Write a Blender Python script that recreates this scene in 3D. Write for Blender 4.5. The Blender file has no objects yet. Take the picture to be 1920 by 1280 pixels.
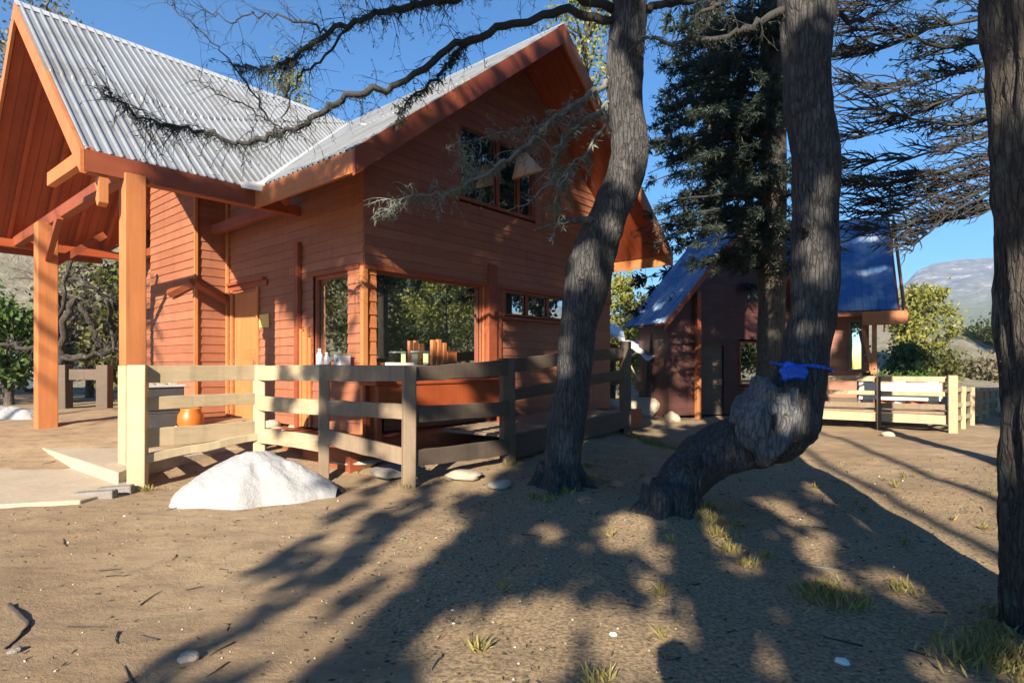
import bpy, math, random
import numpy as np
from mathutils import Vector, noise as mnoise
R = math.radians
random.seed(7); rng = np.random.default_rng(7)
scene = bpy.context.scene
COL = scene.collection

# ------------------------------------------------------------------ picture measurements -> metres
F, CX, HY, EYE = 1100.0, 960.0, 684.0, 1.5
def P(px, py, d):
    return Vector(((px - CX) / F * d, d, EYE - (py - HY) / F * d))
SUN = np.array([-0.245, -1.0, 0.496]); SUN /= np.linalg.norm(SUN)
_az = SUN[:2] / np.linalg.norm(SUN[:2])
PH = np.array([-_az[1], _az[0], 0.0])                 # horizontal axis across the sunbeams
QH = np.array([0, 0, 1.0]) - SUN[2] * SUN; QH /= np.linalg.norm(QH)

def ss(a, b, x):
    t = np.clip((x - a) / (b - a), 0, 1)
    return t * t * (3 - 2 * t)
_lat = rng.random((256, 256))
def vnoise(x, y):
    x = np.asarray(x, float); y = np.asarray(y, float)
    xi = np.floor(x).astype(int); yi = np.floor(y).astype(int)
    fx = x - xi; fy = y - yi
    fx = fx * fx * (3 - 2 * fx); fy = fy * fy * (3 - 2 * fy)
    g = lambda i, j: _lat[i % 256, j % 256]
    return (g(xi, yi) * (1 - fx) + g(xi + 1, yi) * fx) * (1 - fy) + (g(xi, yi + 1) * (1 - fx) + g(xi + 1, yi + 1) * fx) * fy
def fbm(x, y, o=4):
    s = 0; a = .5
    for _ in range(o):
        s = s + a * (vnoise(x, y) - .5); x = np.asarray(x) * 2.03 + 11.3; y = np.asarray(y) * 2.03 + 5.7; a *= .5
    return s
MOUNDS = [(.57, 7.05, .10, .55), (1.6, 5.75, .10, .6), (-1.2, 6.9, .06, .45), (3.6, 3.2, .08, .6), (-.6, 7.9, .10, .8), (-2.0, 8.6, .08, .8), (1.6, 12.5, .12, 1.3)]
def gz(x, y):
    x = np.asarray(x, float); y = np.asarray(y, float)
    z = .46 * ss(7.4, 11.2, y) * (1 - ss(-.3, 3.2, x)) * (1 - ss(20, 30, y))
    for mx, my, h, r in MOUNDS:
        z = z + h * np.exp(-((x - mx) ** 2 + (y - my) ** 2) / (r * r))
    near = 1 - ss(25, 60, np.hypot(x, y))
    z = z + (.16 * fbm(x * .45, y * .45, 3) + .05 * fbm(x * 1.9, y * 1.9, 4) * (.55 + .45*ss(-2.5, 1.0, x)) + .016 * fbm(x * 6.5, y * 6.5, 3)) * near
    return z
def G(x, y): return float(gz(x, y))
def on(x, y, dz=0): return Vector((x, y, G(x, y) + dz))

# ------------------------------------------------------------------ mesh helpers
def tag(o, label=None, cat=None, group=None, kind=None):
    if label: o['label'] = label
    if cat: o['category'] = cat
    if group: o['group'] = group
    if kind: o['kind'] = kind
    return o
def thing(name, loc, label, cat, group=None, rz=0):
    o = bpy.data.objects.new(name, None); COL.objects.link(o)
    o.empty_display_size = .2
    o.location = loc; o.rotation_euler = (0, 0, rz)
    return tag(o, label, cat, group)
class MB:
    def __init__(s): s.v = []; s.f = []
    def add(s, vs, fs):
        n = len(s.v); s.v += [tuple(v) for v in vs]; s.f += [tuple(i + n for i in f) for f in fs]
    def box(s, x0, x1, y0, y1, z0, z1):
        s.add([(x0,y0,z0),(x1,y0,z0),(x1,y1,z0),(x0,y1,z0),(x0,y0,z1),(x1,y0,z1),(x1,y1,z1),(x0,y1,z1)],
              [(0,3,2,1),(4,5,6,7),(0,1,5,4),(1,2,6,5),(2,3,7,6),(3,0,4,7)])
    def hexa(s, q0, q1):
        s.add(list(q0) + list(q1), [(0,3,2,1),(4,5,6,7),(0,1,5,4),(1,2,6,5),(2,3,7,6),(3,0,4,7)])
    def beam(s, a, b, w, h, up=(0,0,1)):
        a = Vector(a); b = Vector(b); d = (b - a).normalized(); up = Vector(up)
        if abs(d.dot(up)) > .98: up = Vector((1, 0, 0))
        sx = d.cross(up).normalized() * (w / 2); sy = sx.cross(d).normalized() * (h / 2)
        s.hexa([a - sx - sy, a + sx - sy, a + sx + sy, a - sx + sy], [b - sx - sy, b + sx - sy, b + sx + sy, b - sx + sy])
    def prism(s, poly, off):
        n = len(poly); off = Vector(off)
        s.add([Vector(p) for p in poly] + [Vector(p) + off for p in poly],
              [tuple(range(n))[::-1], tuple(range(n, 2 * n))] + [(i, (i + 1) % n, n + (i + 1) % n, n + i) for i in range(n)])
    def tube(s, pts, rad, n=8, rough=0.0, seed=0, cap=True, fr=3.0, zf=.45):
        pts = [Vector(p) for p in pts]; m = len(pts)
        if not hasattr(rad, '__len__'): rad = [rad] * m
        t = (pts[1] - pts[0]).normalized()
        a = Vector((1, 0, 0)) if abs(t.x) < .8 else Vector((0, 1, 0))
        a = (a - t * a.dot(t)).normalized()
        base = len(s.v)
        for i, p in enumerate(pts):
            if i == 0: t = (pts[1] - pts[0])
            elif i == m - 1: t = pts[-1] - pts[-2]
            else: t = pts[i + 1] - pts[i - 1]
            t = t.normalized(); a = (a - t * a.dot(t))
            a = a.normalized() if a.length > 1e-6 else t.orthogonal().normalized()
            b = t.cross(a)
            for k in range(n):
                th = 2 * math.pi * k / n
                dv = a * math.cos(th) + b * math.sin(th)
                r = rad[i]
                if rough:
                    q = p + dv * r
                    r *= 1 + rough * mnoise.fractal(Vector((q.x * fr + seed, q.y * fr, q.z * fr * zf)), 1.0, 2.0, 4)
                s.v.append(tuple(p + dv * r))
        for i in range(m - 1):
            for k in range(n):
                k2 = (k + 1) % n
                s.f.append((base + i*n + k, base + i*n + k2, base + (i+1)*n + k2, base + (i+1)*n + k))
        if cap:
            s.f.append(tuple(base + k for k in range(n))[::-1]); s.f.append(tuple(base + (m-1)*n + k for k in range(n)))
    def lathe(s, prof, n=20, c=(0,0,0)):
        base = len(s.v); m = len(prof)
        for r, z in prof:
            for k in range(n):
                th = 2*math.pi*k/n; s.v.append((c[0]+r*math.cos(th), c[1]+r*math.sin(th), c[2]+z))
        for i in range(m-1):
            for k in range(n):
                k2 = (k+1) % n; s.f.append((base+i*n+k, base+i*n+k2, base+(i+1)*n+k2, base+(i+1)*n+k))
        s.f.append(tuple(base+k for k in range(n))[::-1]); s.f.append(tuple(base+(m-1)*n+k for k in range(n)))
    def build(s, name, mat, parent=None, smooth=False, bevel=0, loc=None):
        me = bpy.data.meshes.new(name); me.from_pydata(s.v, [], s.f); me.update()
        me.materials.append(mat)
        if smooth: me.polygons.foreach_set('use_smooth', [True] * len(me.polygons))
        o = bpy.data.objects.new(name, me); COL.objects.link(o)
        if parent: o.parent = parent
        if loc is not None: o.location = loc
        if bevel:
            md = o.modifiers.new('bevel', 'BEVEL'); md.width = bevel; md.segments = 2; md.limit_method = 'ANGLE'
        return o
def mesh_np(name, V, Fq, mat, parent=None, smooth=False, loc=None):
    V = np.ascontiguousarray(V, np.float32); Fq = np.ascontiguousarray(Fq, np.int32); k = Fq.shape[1]
    me = bpy.data.meshes.new(name)
    me.vertices.add(len(V)); me.vertices.foreach_set('co', V.ravel())
    me.loops.add(Fq.size); me.loops.foreach_set('vertex_index', Fq.ravel())
    me.polygons.add(len(Fq)); me.polygons.foreach_set('loop_start', np.arange(0, Fq.size, k, dtype=np.int32))
    me.polygons.foreach_set('loop_total', np.full(len(Fq), k, np.int32))
    if smooth: me.polygons.foreach_set('use_smooth', np.ones(len(Fq), bool))
    me.materials.append(mat); me.update(calc_edges=True)
    o = bpy.data.objects.new(name, me); COL.objects.link(o)
    if parent: o.parent = parent
    if loc is not None: o.location = loc
    return o
def leaf_arrays(C, L, W, D=None, droop=0.0):
    """one bent leaf or needle spray per centre: C (n,3), L/W sizes, D optional direction (n,3)"""
    n = len(C); C = np.asarray(C, float)
    L = np.broadcast_to(L, (n,))[:, None] * rng.uniform(.7, 1.3, (n, 1)); W = np.broadcast_to(W, (n,))[:, None] * rng.uniform(.7, 1.3, (n, 1))
    if D is None: D = rng.normal(size=(n, 3))
    else: D = np.asarray(D, float) + rng.normal(size=(n, 3)) * .25
    D = D - np.array([0, 0, droop]); D /= np.linalg.norm(D, axis=1, keepdims=True) + 1e-9
    S = np.cross(D, rng.normal(size=(n, 3))); S /= np.linalg.norm(S, axis=1, keepdims=True) + 1e-9
    V = np.stack([C, C + D*L*.45 + S*W*.5, C + D*L, C + D*L*.45 - S*W*.5], 1).reshape(-1, 3)
    Fq = np.arange(4 * n).reshape(n, 4)
    return V, Fq
def leaves(name, C, L, W, mat, parent=None, D=None, droop=0.0, loc=None):
    V, Fq = leaf_arrays(C, L, W, D, droop)
    return mesh_np(name, V, Fq, mat, parent, loc=loc)
def spline(pts, sub=5, jit=0.0):
    pts = [Vector(p) for p in pts]; out = []
    ext = [pts[0]*2 - pts[1]] + pts + [pts[-1]*2 - pts[-2]]
    for i in range(1, len(ext) - 2):
        p0, p1, p2, p3 = ext[i-1:i+3]
        for k in range(sub):
            t = k / sub
            q = .5*((2*p1) + (p2-p0)*t + (2*p0-5*p1+4*p2-p3)*t*t + (3*p1-p0-3*p2+p3)*t**3)
            if jit and not (i == 1 and k == 0): q = q + Vector([random.gauss(0, jit) for _ in range(3)])
            out.append(q)
    out.append(pts[-1]); return out
def lerp_list(vals, n):
    return list(np.interp(np.linspace(0, len(vals)-1, n), range(len(vals)), vals))

# ------------------------------------------------------------------ materials
def nmat(name):
    m = bpy.data.materials.new(name); m.use_nodes = True; nt = m.node_tree
    return m, nt, nt.nodes['Principled BSDF']
def N(nt, t, **kw):
    n = nt.nodes.new(t)
    for k, v in kw.items():
        if k in n.inputs.keys(): n.inputs[k].default_value = v
        else: setattr(n, k, v)
    return n
def ramp(nt, fac, stops):
    r = nt.nodes.new('ShaderNodeValToRGB'); cr = r.color_ramp
    while len(cr.elements) < len(stops): cr.elements.new(.5)
    for e, (p, c) in zip(cr.elements, stops):
        e.position = p; e.color = (*c, 1) if len(c) == 3 else c
    nt.links.new(fac, r.inputs[0]); return r.outputs[0]
def coords(nt, scale=(1,1,1), which='Object', rot=(0,0,0)):
    tc = nt.nodes.new('ShaderNodeTexCoord'); mp = nt.nodes.new('ShaderNodeMapping')
    mp.inputs['Scale'].default_value = scale; mp.inputs['Rotation'].default_value = rot
    nt.links.new(tc.outputs[which], mp.inputs[0]); return mp.outputs[0]
def tex(nt, vec, scale, detail=6, rough=.6, kind='ShaderNodeTexNoise', dist=0):
    n = nt.nodes.new(kind); n.inputs['Scale'].default_value = scale
    if 'Detail' in n.inputs.keys(): n.inputs['Detail'].default_value = detail
    if 'Roughness' in n.inputs.keys(): n.inputs['Roughness'].default_value = rough
    if 'Distortion' in n.inputs.keys(): n.inputs['Distortion'].default_value = dist
    nt.links.new(vec, n.inputs['Vector']); return n.outputs[0]
def mixc(nt, fac, a, b, mode='MIX'):
    m = nt.nodes.new('ShaderNodeMix'); m.data_type = 'RGBA'; m.blend_type = mode
    for s, v in ((m.inputs[0], fac), (m.inputs[6], a), (m.inputs[7], b)):
        if isinstance(v, (int, float)): s.default_value = v
        elif isinstance(v, tuple): s.default_value = (*v, 1) if len(v) == 3 else v
        else: nt.links.new(v, s)
    return m.outputs[2]
def bump(nt, bsdf, h, strength=.3, dist=.02):
    b = nt.nodes.new('ShaderNodeBump'); b.inputs['Strength'].default_value = strength; b.inputs['Distance'].default_value = dist
    nt.links.new(h, b.inputs['Height']); nt.links.new(b.outputs[0], bsdf.inputs['Normal'])
def simple(name, c, rough=.6, metal=0, var=.25, sc=6, stretch=(1,1,1), bmp=.15, bd=.01):
    m, nt, b = nmat(name)
    v = coords(nt, stretch); n1 = tex(nt, v, sc); n2 = tex(nt, v, sc*7, 4)
    a = mixc(nt, n1, tuple(x*(1-var) for x in c), tuple(min(1, x*(1+var)) for x in c))
    col = mixc(nt, .35, a, n2, 'SOFT_LIGHT')
    nt.links.new(col, b.inputs['Base Color'])
    rr = ramp(nt, n1, [(.3, (max(0,rough-.12),)*3), (.7, (min(1,rough+.12),)*3)]); nt.links.new(rr, b.inputs['Roughness'])
    b.inputs['Metallic'].default_value = metal
    if bmp: bump(nt, b, n2, bmp, bd)
    return m
def paint(name, c, worn=(.30,.20,.13), grain=(3,3,3), rough=.55, wear=.62):
    """stained timber: grain streaks, board tone changes, worn flecks"""
    m, nt, b = nmat(name)
    v = coords(nt, grain); n1 = tex(nt, v, 2.2, 8, .65)
    v2 = coords(nt, (1,1,1)); n2 = tex(nt, v2, 1.1, 4); n3 = tex(nt, v, 9, 7, .75)
    a = mixc(nt, n1, tuple(x*.68 for x in c), tuple(min(1, x*1.22) for x in c))
    a = mixc(nt, .4, a, n2, 'SOFT_LIGHT')
    geo = nt.nodes.new('ShaderNodeNewGeometry')
    rnd = ramp(nt, geo.outputs['Random Per Island'], [(0, (.42,)*3), (1, (.58,)*3)])
    a = mixc(nt, .8, a, rnd, 'SOFT_LIGHT')
    st = tex(nt, coords(nt, (5,5,.35)), 1.6, 7, .68); a = mixc(nt, ramp(nt, st, [(.52,(0,0,0)),(.74,(.55,.55,.55))]), a, tuple(x*.5 for x in c))
    w = ramp(nt, n3, [(wear, (0,0,0)), (wear+.1, (1,1,1))])
    col = mixc(nt, w, a, worn)
    nt.links.new(col, b.inputs['Base Color']); b.inputs['Roughness'].default_value = rough
    bump(nt, b, n3, .25, .006); return m
M = {}
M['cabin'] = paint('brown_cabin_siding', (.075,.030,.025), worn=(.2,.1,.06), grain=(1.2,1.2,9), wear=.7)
M['wall'] = paint('red_stained_siding', (.31,.120,.066), grain=(1.2,1.2,9), wear=.68)
M['wall_v'] = paint('red_stained_boards', (.40,.10,.038), grain=(7,7,.6), wear=.7)
M['orange'] = paint('orange_stained_timber', (.47,.175,.06), worn=(.38,.17,.07), grain=(9,9,.5), wear=.7)
M['orange_h'] = paint('orange_stained_board', (.47,.16,.052), worn=(.36,.15,.06), grain=(1,1,9), wear=.7)
M['dkred'] = paint('dark_red_trim', (.26,.065,.028), worn=(.30,.16,.09), grain=(1,1,8), wear=.68)
M['soffit'] = paint('soffit_boards', (.36,.075,.022), worn=(.33,.10,.03), grain=(1,9,1), wear=.72)
M['door'] = paint('door_timber', (.50,.185,.065), grain=(8,8,.6), wear=.75)
M['cream'] = paint('cream_painted_timber', (.46,.385,.25), worn=(.45,.34,.2), grain=(6,6,1.2), wear=.68)
M['grey_wood'] = paint('weathered_fence_timber', (.235,.172,.115), worn=(.34,.28,.2), grain=(5,5,1.5), wear=.6, rough=.8)
M['pale_wood'] = paint('pale_fence_board', (.42,.33,.21), worn=(.36,.27,.17), grain=(1.5,1.5,9), wear=.62, rough=.75)
M['dk_wood'] = paint('dark_aged_timber', (.115,.085,.062), worn=(.14,.11,.08), grain=(1.5,1.5,6), wear=.62, rough=.8)
M['dark'] = simple('dark_interior', (.018,.015,.014), .8)
M['black'] = simple('black_plastic', (.02,.02,.022), .5)
M['white'] = simple('white_plastic', (.75,.75,.73), .4, var=.06)
M['pale'] = simple('pale_painted_panel', (.74,.73,.70), .6, var=.1)
M['blue_cloth'] = simple('blue_plastic_bag', (.015,.11,.62), .35, var=.2, sc=9, bmp=.4, bd=.02)
M['tarp_pale'] = simple('pale_tarp', (.55,.60,.66), .45, var=.15, sc=3, bmp=.4, bd=.03)
M['tarp_blue'] = simple('blue_tarp', (.05,.14,.40), .45, var=.3, sc=4, bmp=.4, bd=.03)
M['clay'] = simple('orange_clay', (.45,.125,.018), .45, var=.3, sc=5)
M['charcoal'] = simple('charcoal_metal_box', (.055,.055,.06), .5, var=.25)
M['shade'] = simple('lamp_shade_card', (.55,.42,.30), .7, var=.12)
M['yellow'] = simple('yellow_sign', (.72,.52,.16), .5, var=.1)
M['stone'] = simple('pale_stone', (.42,.36,.28), .9, var=.35, sc=8, bmp=.6, bd=.03)
M['dkstone'] = simple('grey_stone', (.22,.20,.18), .9, var=.35, sc=8, bmp=.6, bd=.03)
M['concrete'] = simple('worn_concrete', (.40,.335,.25), .9, var=.22, sc=2.5, bmp=.35, bd=.015)
M['skin'] = simple('skin', (.50,.30,.21), .5, var=.08)
M['jacket'] = simple('dark_jacket', (.03,.035,.05), .8, var=.2)
M['hair'] = simple('dark_hair', (.02,.015,.012), .6, var=.3, sc=30)
M['rust'] = simple('rusty_steel', (.20,.10,.05), .8, var=.4)
M['car_white'] = simple('white_car_paint', (.70,.72,.75), .25, var=.03, bmp=0)
M['rubber'] = simple('tyre_rubber', (.02,.02,.02), .85)
M['flash'] = simple('zinc_flashing', (.62,.64,.66), .4, .4, var=.15)
M['litter'] = simple('litter_flecks', (.60,.58,.52), .8, var=.3)
def metal_roof(name, c, dirt, metal, rough):  # dirt: grime on the zinc, painted sun dapples on the cabin roof
    m, nt, b = nmat(name); v = coords(nt); n1 = tex(nt, v, 1.3, 7, .65); n2 = tex(nt, v, 14, 5, .7)
    col = mixc(nt, ramp(nt, n1, [(.42,(0,0,0)),(.68,(1,1,1))]), c, dirt)
    col = mixc(nt, ramp(nt, n2, [(.6,(0,0,0)),(.75,(.6,.6,.6))]), col, tuple(x*.6 for x in dirt))
    nt.links.new(col, b.inputs['Base Color']); b.inputs['Metallic'].default_value = metal
    nt.links.new(ramp(nt, n1, [(.3,(rough-.1,)*3),(.7,(rough+.15,)*3)]), b.inputs['Roughness'])
    bump(nt, b, n2, .12, .01); return m
M['zinc'] = metal_roof('zinc_roof_sheet', (.30,.325,.355), (.19,.197,.205), .35, .45)
M['sky_tint_roof'] = metal_roof('sky_tinted_roof_sheet', (.05,.14,.33), (.34,.40,.47), .2, .45)  # sky mirrored by grey sheet and sun dapples, both painted into the colour
def glass():
    m, nt, b = nmat('dark_reflective_pane')
    out = nt.nodes['Material Output']
    gl = N(nt, 'ShaderNodeBsdfGlossy'); gl.inputs['Roughness'].default_value = .015; gl.inputs['Color'].default_value = (.82,.86,.84,1)
    b.inputs['Base Color'].default_value = (.012,.014,.014,1); b.inputs['Roughness'].default_value = .05
    v = coords(nt); n = tex(nt, v, .7, 2)
    bp = nt.nodes.new('ShaderNodeBump'); bp.inputs['Strength'].default_value = .05; bp.inputs['Distance'].default_value = .02
    nt.links.new(n, bp.inputs['Height']); nt.links.new(bp.outputs[0], gl.inputs['Normal'])
    mx = nt.nodes.new('ShaderNodeMixShader'); mx.inputs[0].default_value = .8
    nt.links.new(b.outputs[0], mx.inputs[1]); nt.links.new(gl.outputs[0], mx.inputs[2]); nt.links.new(mx.outputs[0], out.inputs[0])
    return m
M['glass'] = glass()
def clear_glass():
    m, nt, b = nmat('clear_jar_glass'); b.inputs['Transmission Weight'].default_value = 1; b.inputs['Roughness'].default_value = .03
    b.inputs['Base Color'].default_value = (.85,.95,.80,1); b.inputs['IOR'].default_value = 1.2; return m
M['clear'] = clear_glass()
def bark(name, c0, c1, lichen, groove=1.0, scale=1.0):
    m, nt, b = nmat(name)
    v = coords(nt, (8*scale, 8*scale, 2.2*scale)); n1 = tex(nt, v, 3, 10, .7, dist=.6)
    v2 = coords(nt, (1,1,.55)); n2 = tex(nt, v2, 2.3*scale, 6, .6); vo = tex(nt, v, 2.2, kind='ShaderNodeTexVoronoi'); n3 = tex(nt, v2, 22*scale, 6, .7)
    col = mixc(nt, ramp(nt, n1, [(.3,(0,0,0)),(.7,(1,1,1))]), c0, c1)
    col = mixc(nt, .5, col, n3, 'SOFT_LIGHT')
    col = mixc(nt, ramp(nt, n2, [(.56,(0,0,0)),(.72,(.8,.8,.8))]), col, lichen)
    ve = nt.nodes.new('ShaderNodeTexVoronoi'); ve.feature = 'DISTANCE_TO_EDGE'; ve.inputs['Scale'].default_value = 2.7
    wv = mixc(nt, .45, coords(nt, (7*scale, 7*scale, 1.1*scale)), tex(nt, v2, 7, 6), 'ADD'); nt.links.new(wv, ve.inputs['Vector'])
    crack = ramp(nt, ve.outputs['Distance'], [(.0, (.28,.28,.28)), (.11, (1,1,1))]); col = mixc(nt, .55, col, crack, 'MULTIPLY')
    nt.links.new(col, b.inputs['Base Color']); b.inputs['Roughness'].default_value = .92
    h = mixc(nt, .5, n1, vo); h = mixc(nt, .4, h, crack); h = mixc(nt, .25, h, n3)
    bump(nt, b, h, .9*groove, .05); return m
M['bark_grey'] = bark('grey_smooth_bark', (.024,.023,.025), (.125,.12,.122), (.21,.20,.19), 1.6, 1.3)
M['bark_rough'] = bark('rough_dark_bark', (.028,.026,.024), (.12,.10,.085), (.27,.29,.23), 1.3, 1.6)
M['bark_dark'] = bark('dark_bark', (.05,.042,.036), (.13,.11,.09), (.2,.19,.15), .8)
M['burl'] = bark('weathered_burl_wood', (.075,.076,.082), (.23,.23,.24), (.27,.265,.26), 1.2, 1.0)
M['twig'] = simple('dead_twig', (.034,.032,.031), .9, var=.4, sc=10)
M['twig_pale'] = simple('lichen_twig', (.15,.155,.14), .9, var=.45, sc=9)
def foliage(name, c0, c1, trans=.35):
    m, nt, b = nmat(name); out = nt.nodes['Material Output']
    geo = nt.nodes.new('ShaderNodeNewGeometry'); v = coords(nt); n1 = tex(nt, v, .9, 3)
    f = mixc(nt, .5, geo.outputs['Random Per Island'], n1)
    col = ramp(nt, f, [(.2, c0), (.8, c1)])
    nt.links.new(col, b.inputs['Base Color']); b.inputs['Roughness'].default_value = .6
    tr = nt.nodes.new('ShaderNodeBsdfTranslucent'); nt.links.new(col, tr.inputs[0])
    mx = nt.nodes.new('ShaderNodeMixShader'); mx.inputs[0].default_value = trans
    nt.links.new(b.outputs[0], mx.inputs[1]); nt.links.new(tr.outputs[0], mx.inputs[2]); nt.links.new(mx.outputs[0], out.inputs[0])
    return m
M['needle'] = foliage('dark_needles', (.010,.024,.020), (.040,.062,.036), .2)
M['needle_b'] = foliage('brown_needles', (.035,.035,.018), (.10,.085,.04), .2)
M['leaf_olive'] = foliage('olive_leaves', (.07,.085,.022), (.19,.19,.055))
M['leaf_green'] = foliage('green_leaves', (.035,.085,.018), (.11,.18,.035))
M['leaf_yel'] = foliage('yellow_green_leaves', (.15,.17,.03), (.34,.33,.08))
M['leaf_grey'] = foliage('dry_grey_leaves', (.10,.095,.06), (.24,.215,.14))
M['lichen'] = foliage('hanging_lichen', (.07,.09,.065), (.20,.23,.17), .2)
M['dry_grass'] = foliage('dry_grass', (.20,.17,.05), (.42,.36,.13))
def ground_mat():
    m, nt, b = nmat('trodden_earth'); v = coords(nt)
    n1 = tex(nt, v, .55, 6, .6); n2 = tex(nt, v, 4.5, 8, .65); n3 = tex(nt, v, 38, 6, .75); n4 = tex(nt, v, 1.6, 5, .6)
    vs = coords(nt, (1.0, 3.0, 1), rot=(0,0,.7)); n5 = tex(nt, vs, 2.2, 7, .7)
    col = mixc(nt, ramp(nt, n1, [(.35,(0,0,0)),(.65,(1,1,1))]), (.27,.185,.102), (.365,.27,.162))
    col = mixc(nt, ramp(nt, n5, [(.45,(0,0,0)),(.72,(.75,.75,.75))]), col, (.15,.10,.065))
    col = mixc(nt, ramp(nt, n2, [(.55,(0,0,0)),(.72,(.6,.6,.6))]), col, (.13,.09,.058))
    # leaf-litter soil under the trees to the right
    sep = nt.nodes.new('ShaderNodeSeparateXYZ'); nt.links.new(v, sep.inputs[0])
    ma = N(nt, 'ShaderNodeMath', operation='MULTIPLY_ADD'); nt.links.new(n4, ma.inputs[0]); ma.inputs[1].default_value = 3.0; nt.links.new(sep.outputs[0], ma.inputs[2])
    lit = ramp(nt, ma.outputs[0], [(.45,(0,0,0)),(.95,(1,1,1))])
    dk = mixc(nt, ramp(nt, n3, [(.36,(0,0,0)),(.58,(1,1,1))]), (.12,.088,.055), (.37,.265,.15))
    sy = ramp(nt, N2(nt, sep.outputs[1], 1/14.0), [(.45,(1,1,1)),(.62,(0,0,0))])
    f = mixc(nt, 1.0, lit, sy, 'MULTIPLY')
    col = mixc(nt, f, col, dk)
    col = mixc(nt, .45, col, n3, 'SOFT_LIGHT')
    nt.links.new(col, b.inputs['Base Color']); b.inputs['Roughness'].default_value = .95
    h = mixc(nt, .45, n2, n3); bump(nt, b, h, .8, .035); return m
def N2(nt, sock, k):
    q = N(nt, 'ShaderNodeMath', operation='MULTIPLY'); nt.links.new(sock, q.inputs[0]); q.inputs[1].default_value = k; return q.outputs[0]
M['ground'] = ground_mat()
def snow_mat():
    m, nt, b = nmat('old_snow'); v = coords(nt); n1 = tex(nt, v, 3, 6, .65); n2 = tex(nt, v, 30, 6, .7)
    col = mixc(nt, ramp(nt, n1, [(.5,(0,0,0)),(.75,(.5,.5,.5))]), (.33,.335,.345), (.25,.247,.24))
    col = mixc(nt, ramp(nt, n2, [(.68,(0,0,0)),(.76,(.45,.45,.45))]), col, (.16,.14,.12))
    nt.links.new(col, b.inputs['Base Color']); b.inputs['Roughness'].default_value = .7
    b.inputs['Subsurface Weight'].default_value = .15; b.inputs['Subsurface Radius'].default_value = (.05,.06,.08)
    bump(nt, b, mixc(nt, .4, n1, n2), .8, .05); return m
M['snow'] = snow_mat()
def hill_mat():
    m, nt, b = nmat('scree_hillside'); v = coords(nt); n1 = tex(nt, v, .12, 7, .65); n2 = tex(nt, v, 1.1, 8, .75); n3 = tex(nt, coords(nt, (.5,.5,3)), .5, 6, .7)
    col = mixc(nt, ramp(nt, n2, [(.35,(0,0,0)),(.65,(1,1,1))]), (.20,.175,.12), (.40,.36,.28))
    col = mixc(nt, ramp(nt, n1, [(.5,(0,0,0)),(.65,(.8,.8,.8))]), col, (.16,.17,.075))
    col = mixc(nt, .5, col, n3, 'SOFT_LIGHT')
    nt.links.new(col, b.inputs['Base Color']); b.inputs['Roughness'].default_value = .95; bump(nt, b, n2, 1, .6); return m
M['hill'] = hill_mat()
def mountain_mat():
    m, nt, b = nmat('mountain_rock'); v = coords(nt)
    n1 = tex(nt, v, .008, 9, .7); n2 = tex(nt, coords(nt, (1,1,2.2)), .02, 9, .75)
    sep = nt.nodes.new('ShaderNodeSeparateXYZ'); nt.links.new(v, sep.inputs[0])
    ma = N(nt, 'ShaderNodeMath', operation='MULTIPLY_ADD'); nt.links.new(n1, ma.inputs[0]); ma.inputs[1].default_value = 120; nt.links.new(sep.outputs[2], ma.inputs[2])
    hgt = N2(nt, ma.outputs[0], 1/400.0)
    rock = mixc(nt, ramp(nt, n2, [(.4,(0,0,0)),(.62,(1,1,1))]), (.11,.12,.15), (.34,.35,.38))
    col = mixc(nt, ramp(nt, hgt, [(.36,(0,0,0)),(.52,(1,1,1))]), (.16,.18,.075), rock)
    sn = ramp(nt, n2, [(.54,(0,0,0)),(.60,(1,1,1))]); hs = ramp(nt, hgt, [(.42,(0,0,0)),(.62,(1,1,1))])
    col = mixc(nt, mixc(nt, 1.0, sn, hs, 'MULTIPLY'), col, (.80,.82,.84))
    nt.links.new(col, b.inputs['Base Color']); b.inputs['Roughness'].default_value = .95; bump(nt, b, n2, 1, 20); return m
M['mountain'] = mountain_mat()
# ------------------------------------------------------------------ ground, paths, hill, mountain
def axis(a, b, step, far0, far1, g=1.22):
    c = list(np.arange(a, b + 1e-6, step)); s = step; x = c[-1]
    while x < far1: s *= g; x += s; c.append(x)
    s = step; x = c[0]; pre = []
    while x > far0: s *= g; x -= s; pre.append(x)
    return np.array(pre[::-1] + c)
def sheet(name, xs, ys, zf, mat):
    X, Y = np.meshgrid(xs, ys); Z = zf(X, Y); V = np.stack([X, Y, Z], -1).reshape(-1, 3)
    nx, ny = len(xs), len(ys); i = np.arange(nx * ny).reshape(ny, nx)
    Fq = np.stack([i[:-1,:-1], i[:-1,1:], i[1:,1:], i[1:,:-1]], -1).reshape(-1, 4)
    return mesh_np(name, V, Fq, mat, smooth=True)
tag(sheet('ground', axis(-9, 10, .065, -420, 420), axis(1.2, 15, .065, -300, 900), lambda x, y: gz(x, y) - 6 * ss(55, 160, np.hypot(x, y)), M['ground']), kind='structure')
def poly_slab(name, pts, top, thick, mat, kind='structure', label=None, cat=None):
    mb = MB(); mb.prism([(x, y, top - thick) for x, y in pts], (0, 0, thick)); o = mb.build(name, mat, bevel=.015)
    return tag(o, label, cat, kind=kind)
def pg(px, py, z=0.0):
    d = F * (EYE - z) / (py - HY); return ((px - CX) / F * d, d)
poly_slab('path', [(-8.5, 5.9), pg(0, 946, .05), pg(150, 938, .05), pg(247, 914, .05), pg(218, 884, .05), pg(60, 800, .10), (-11.5, 9.2), (-12, 7)], .055, .25, M['concrete'])
poly_slab('path', [pg(72, 838, .2), pg(222, 893, .16), (-4.9, 7.95), (-4.2, 9.3), (-4.9, 11.2), (-8.2, 13.4), (-10.5, 11.6)], .205, .3, M['concrete'])
mb = MB()
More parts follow.
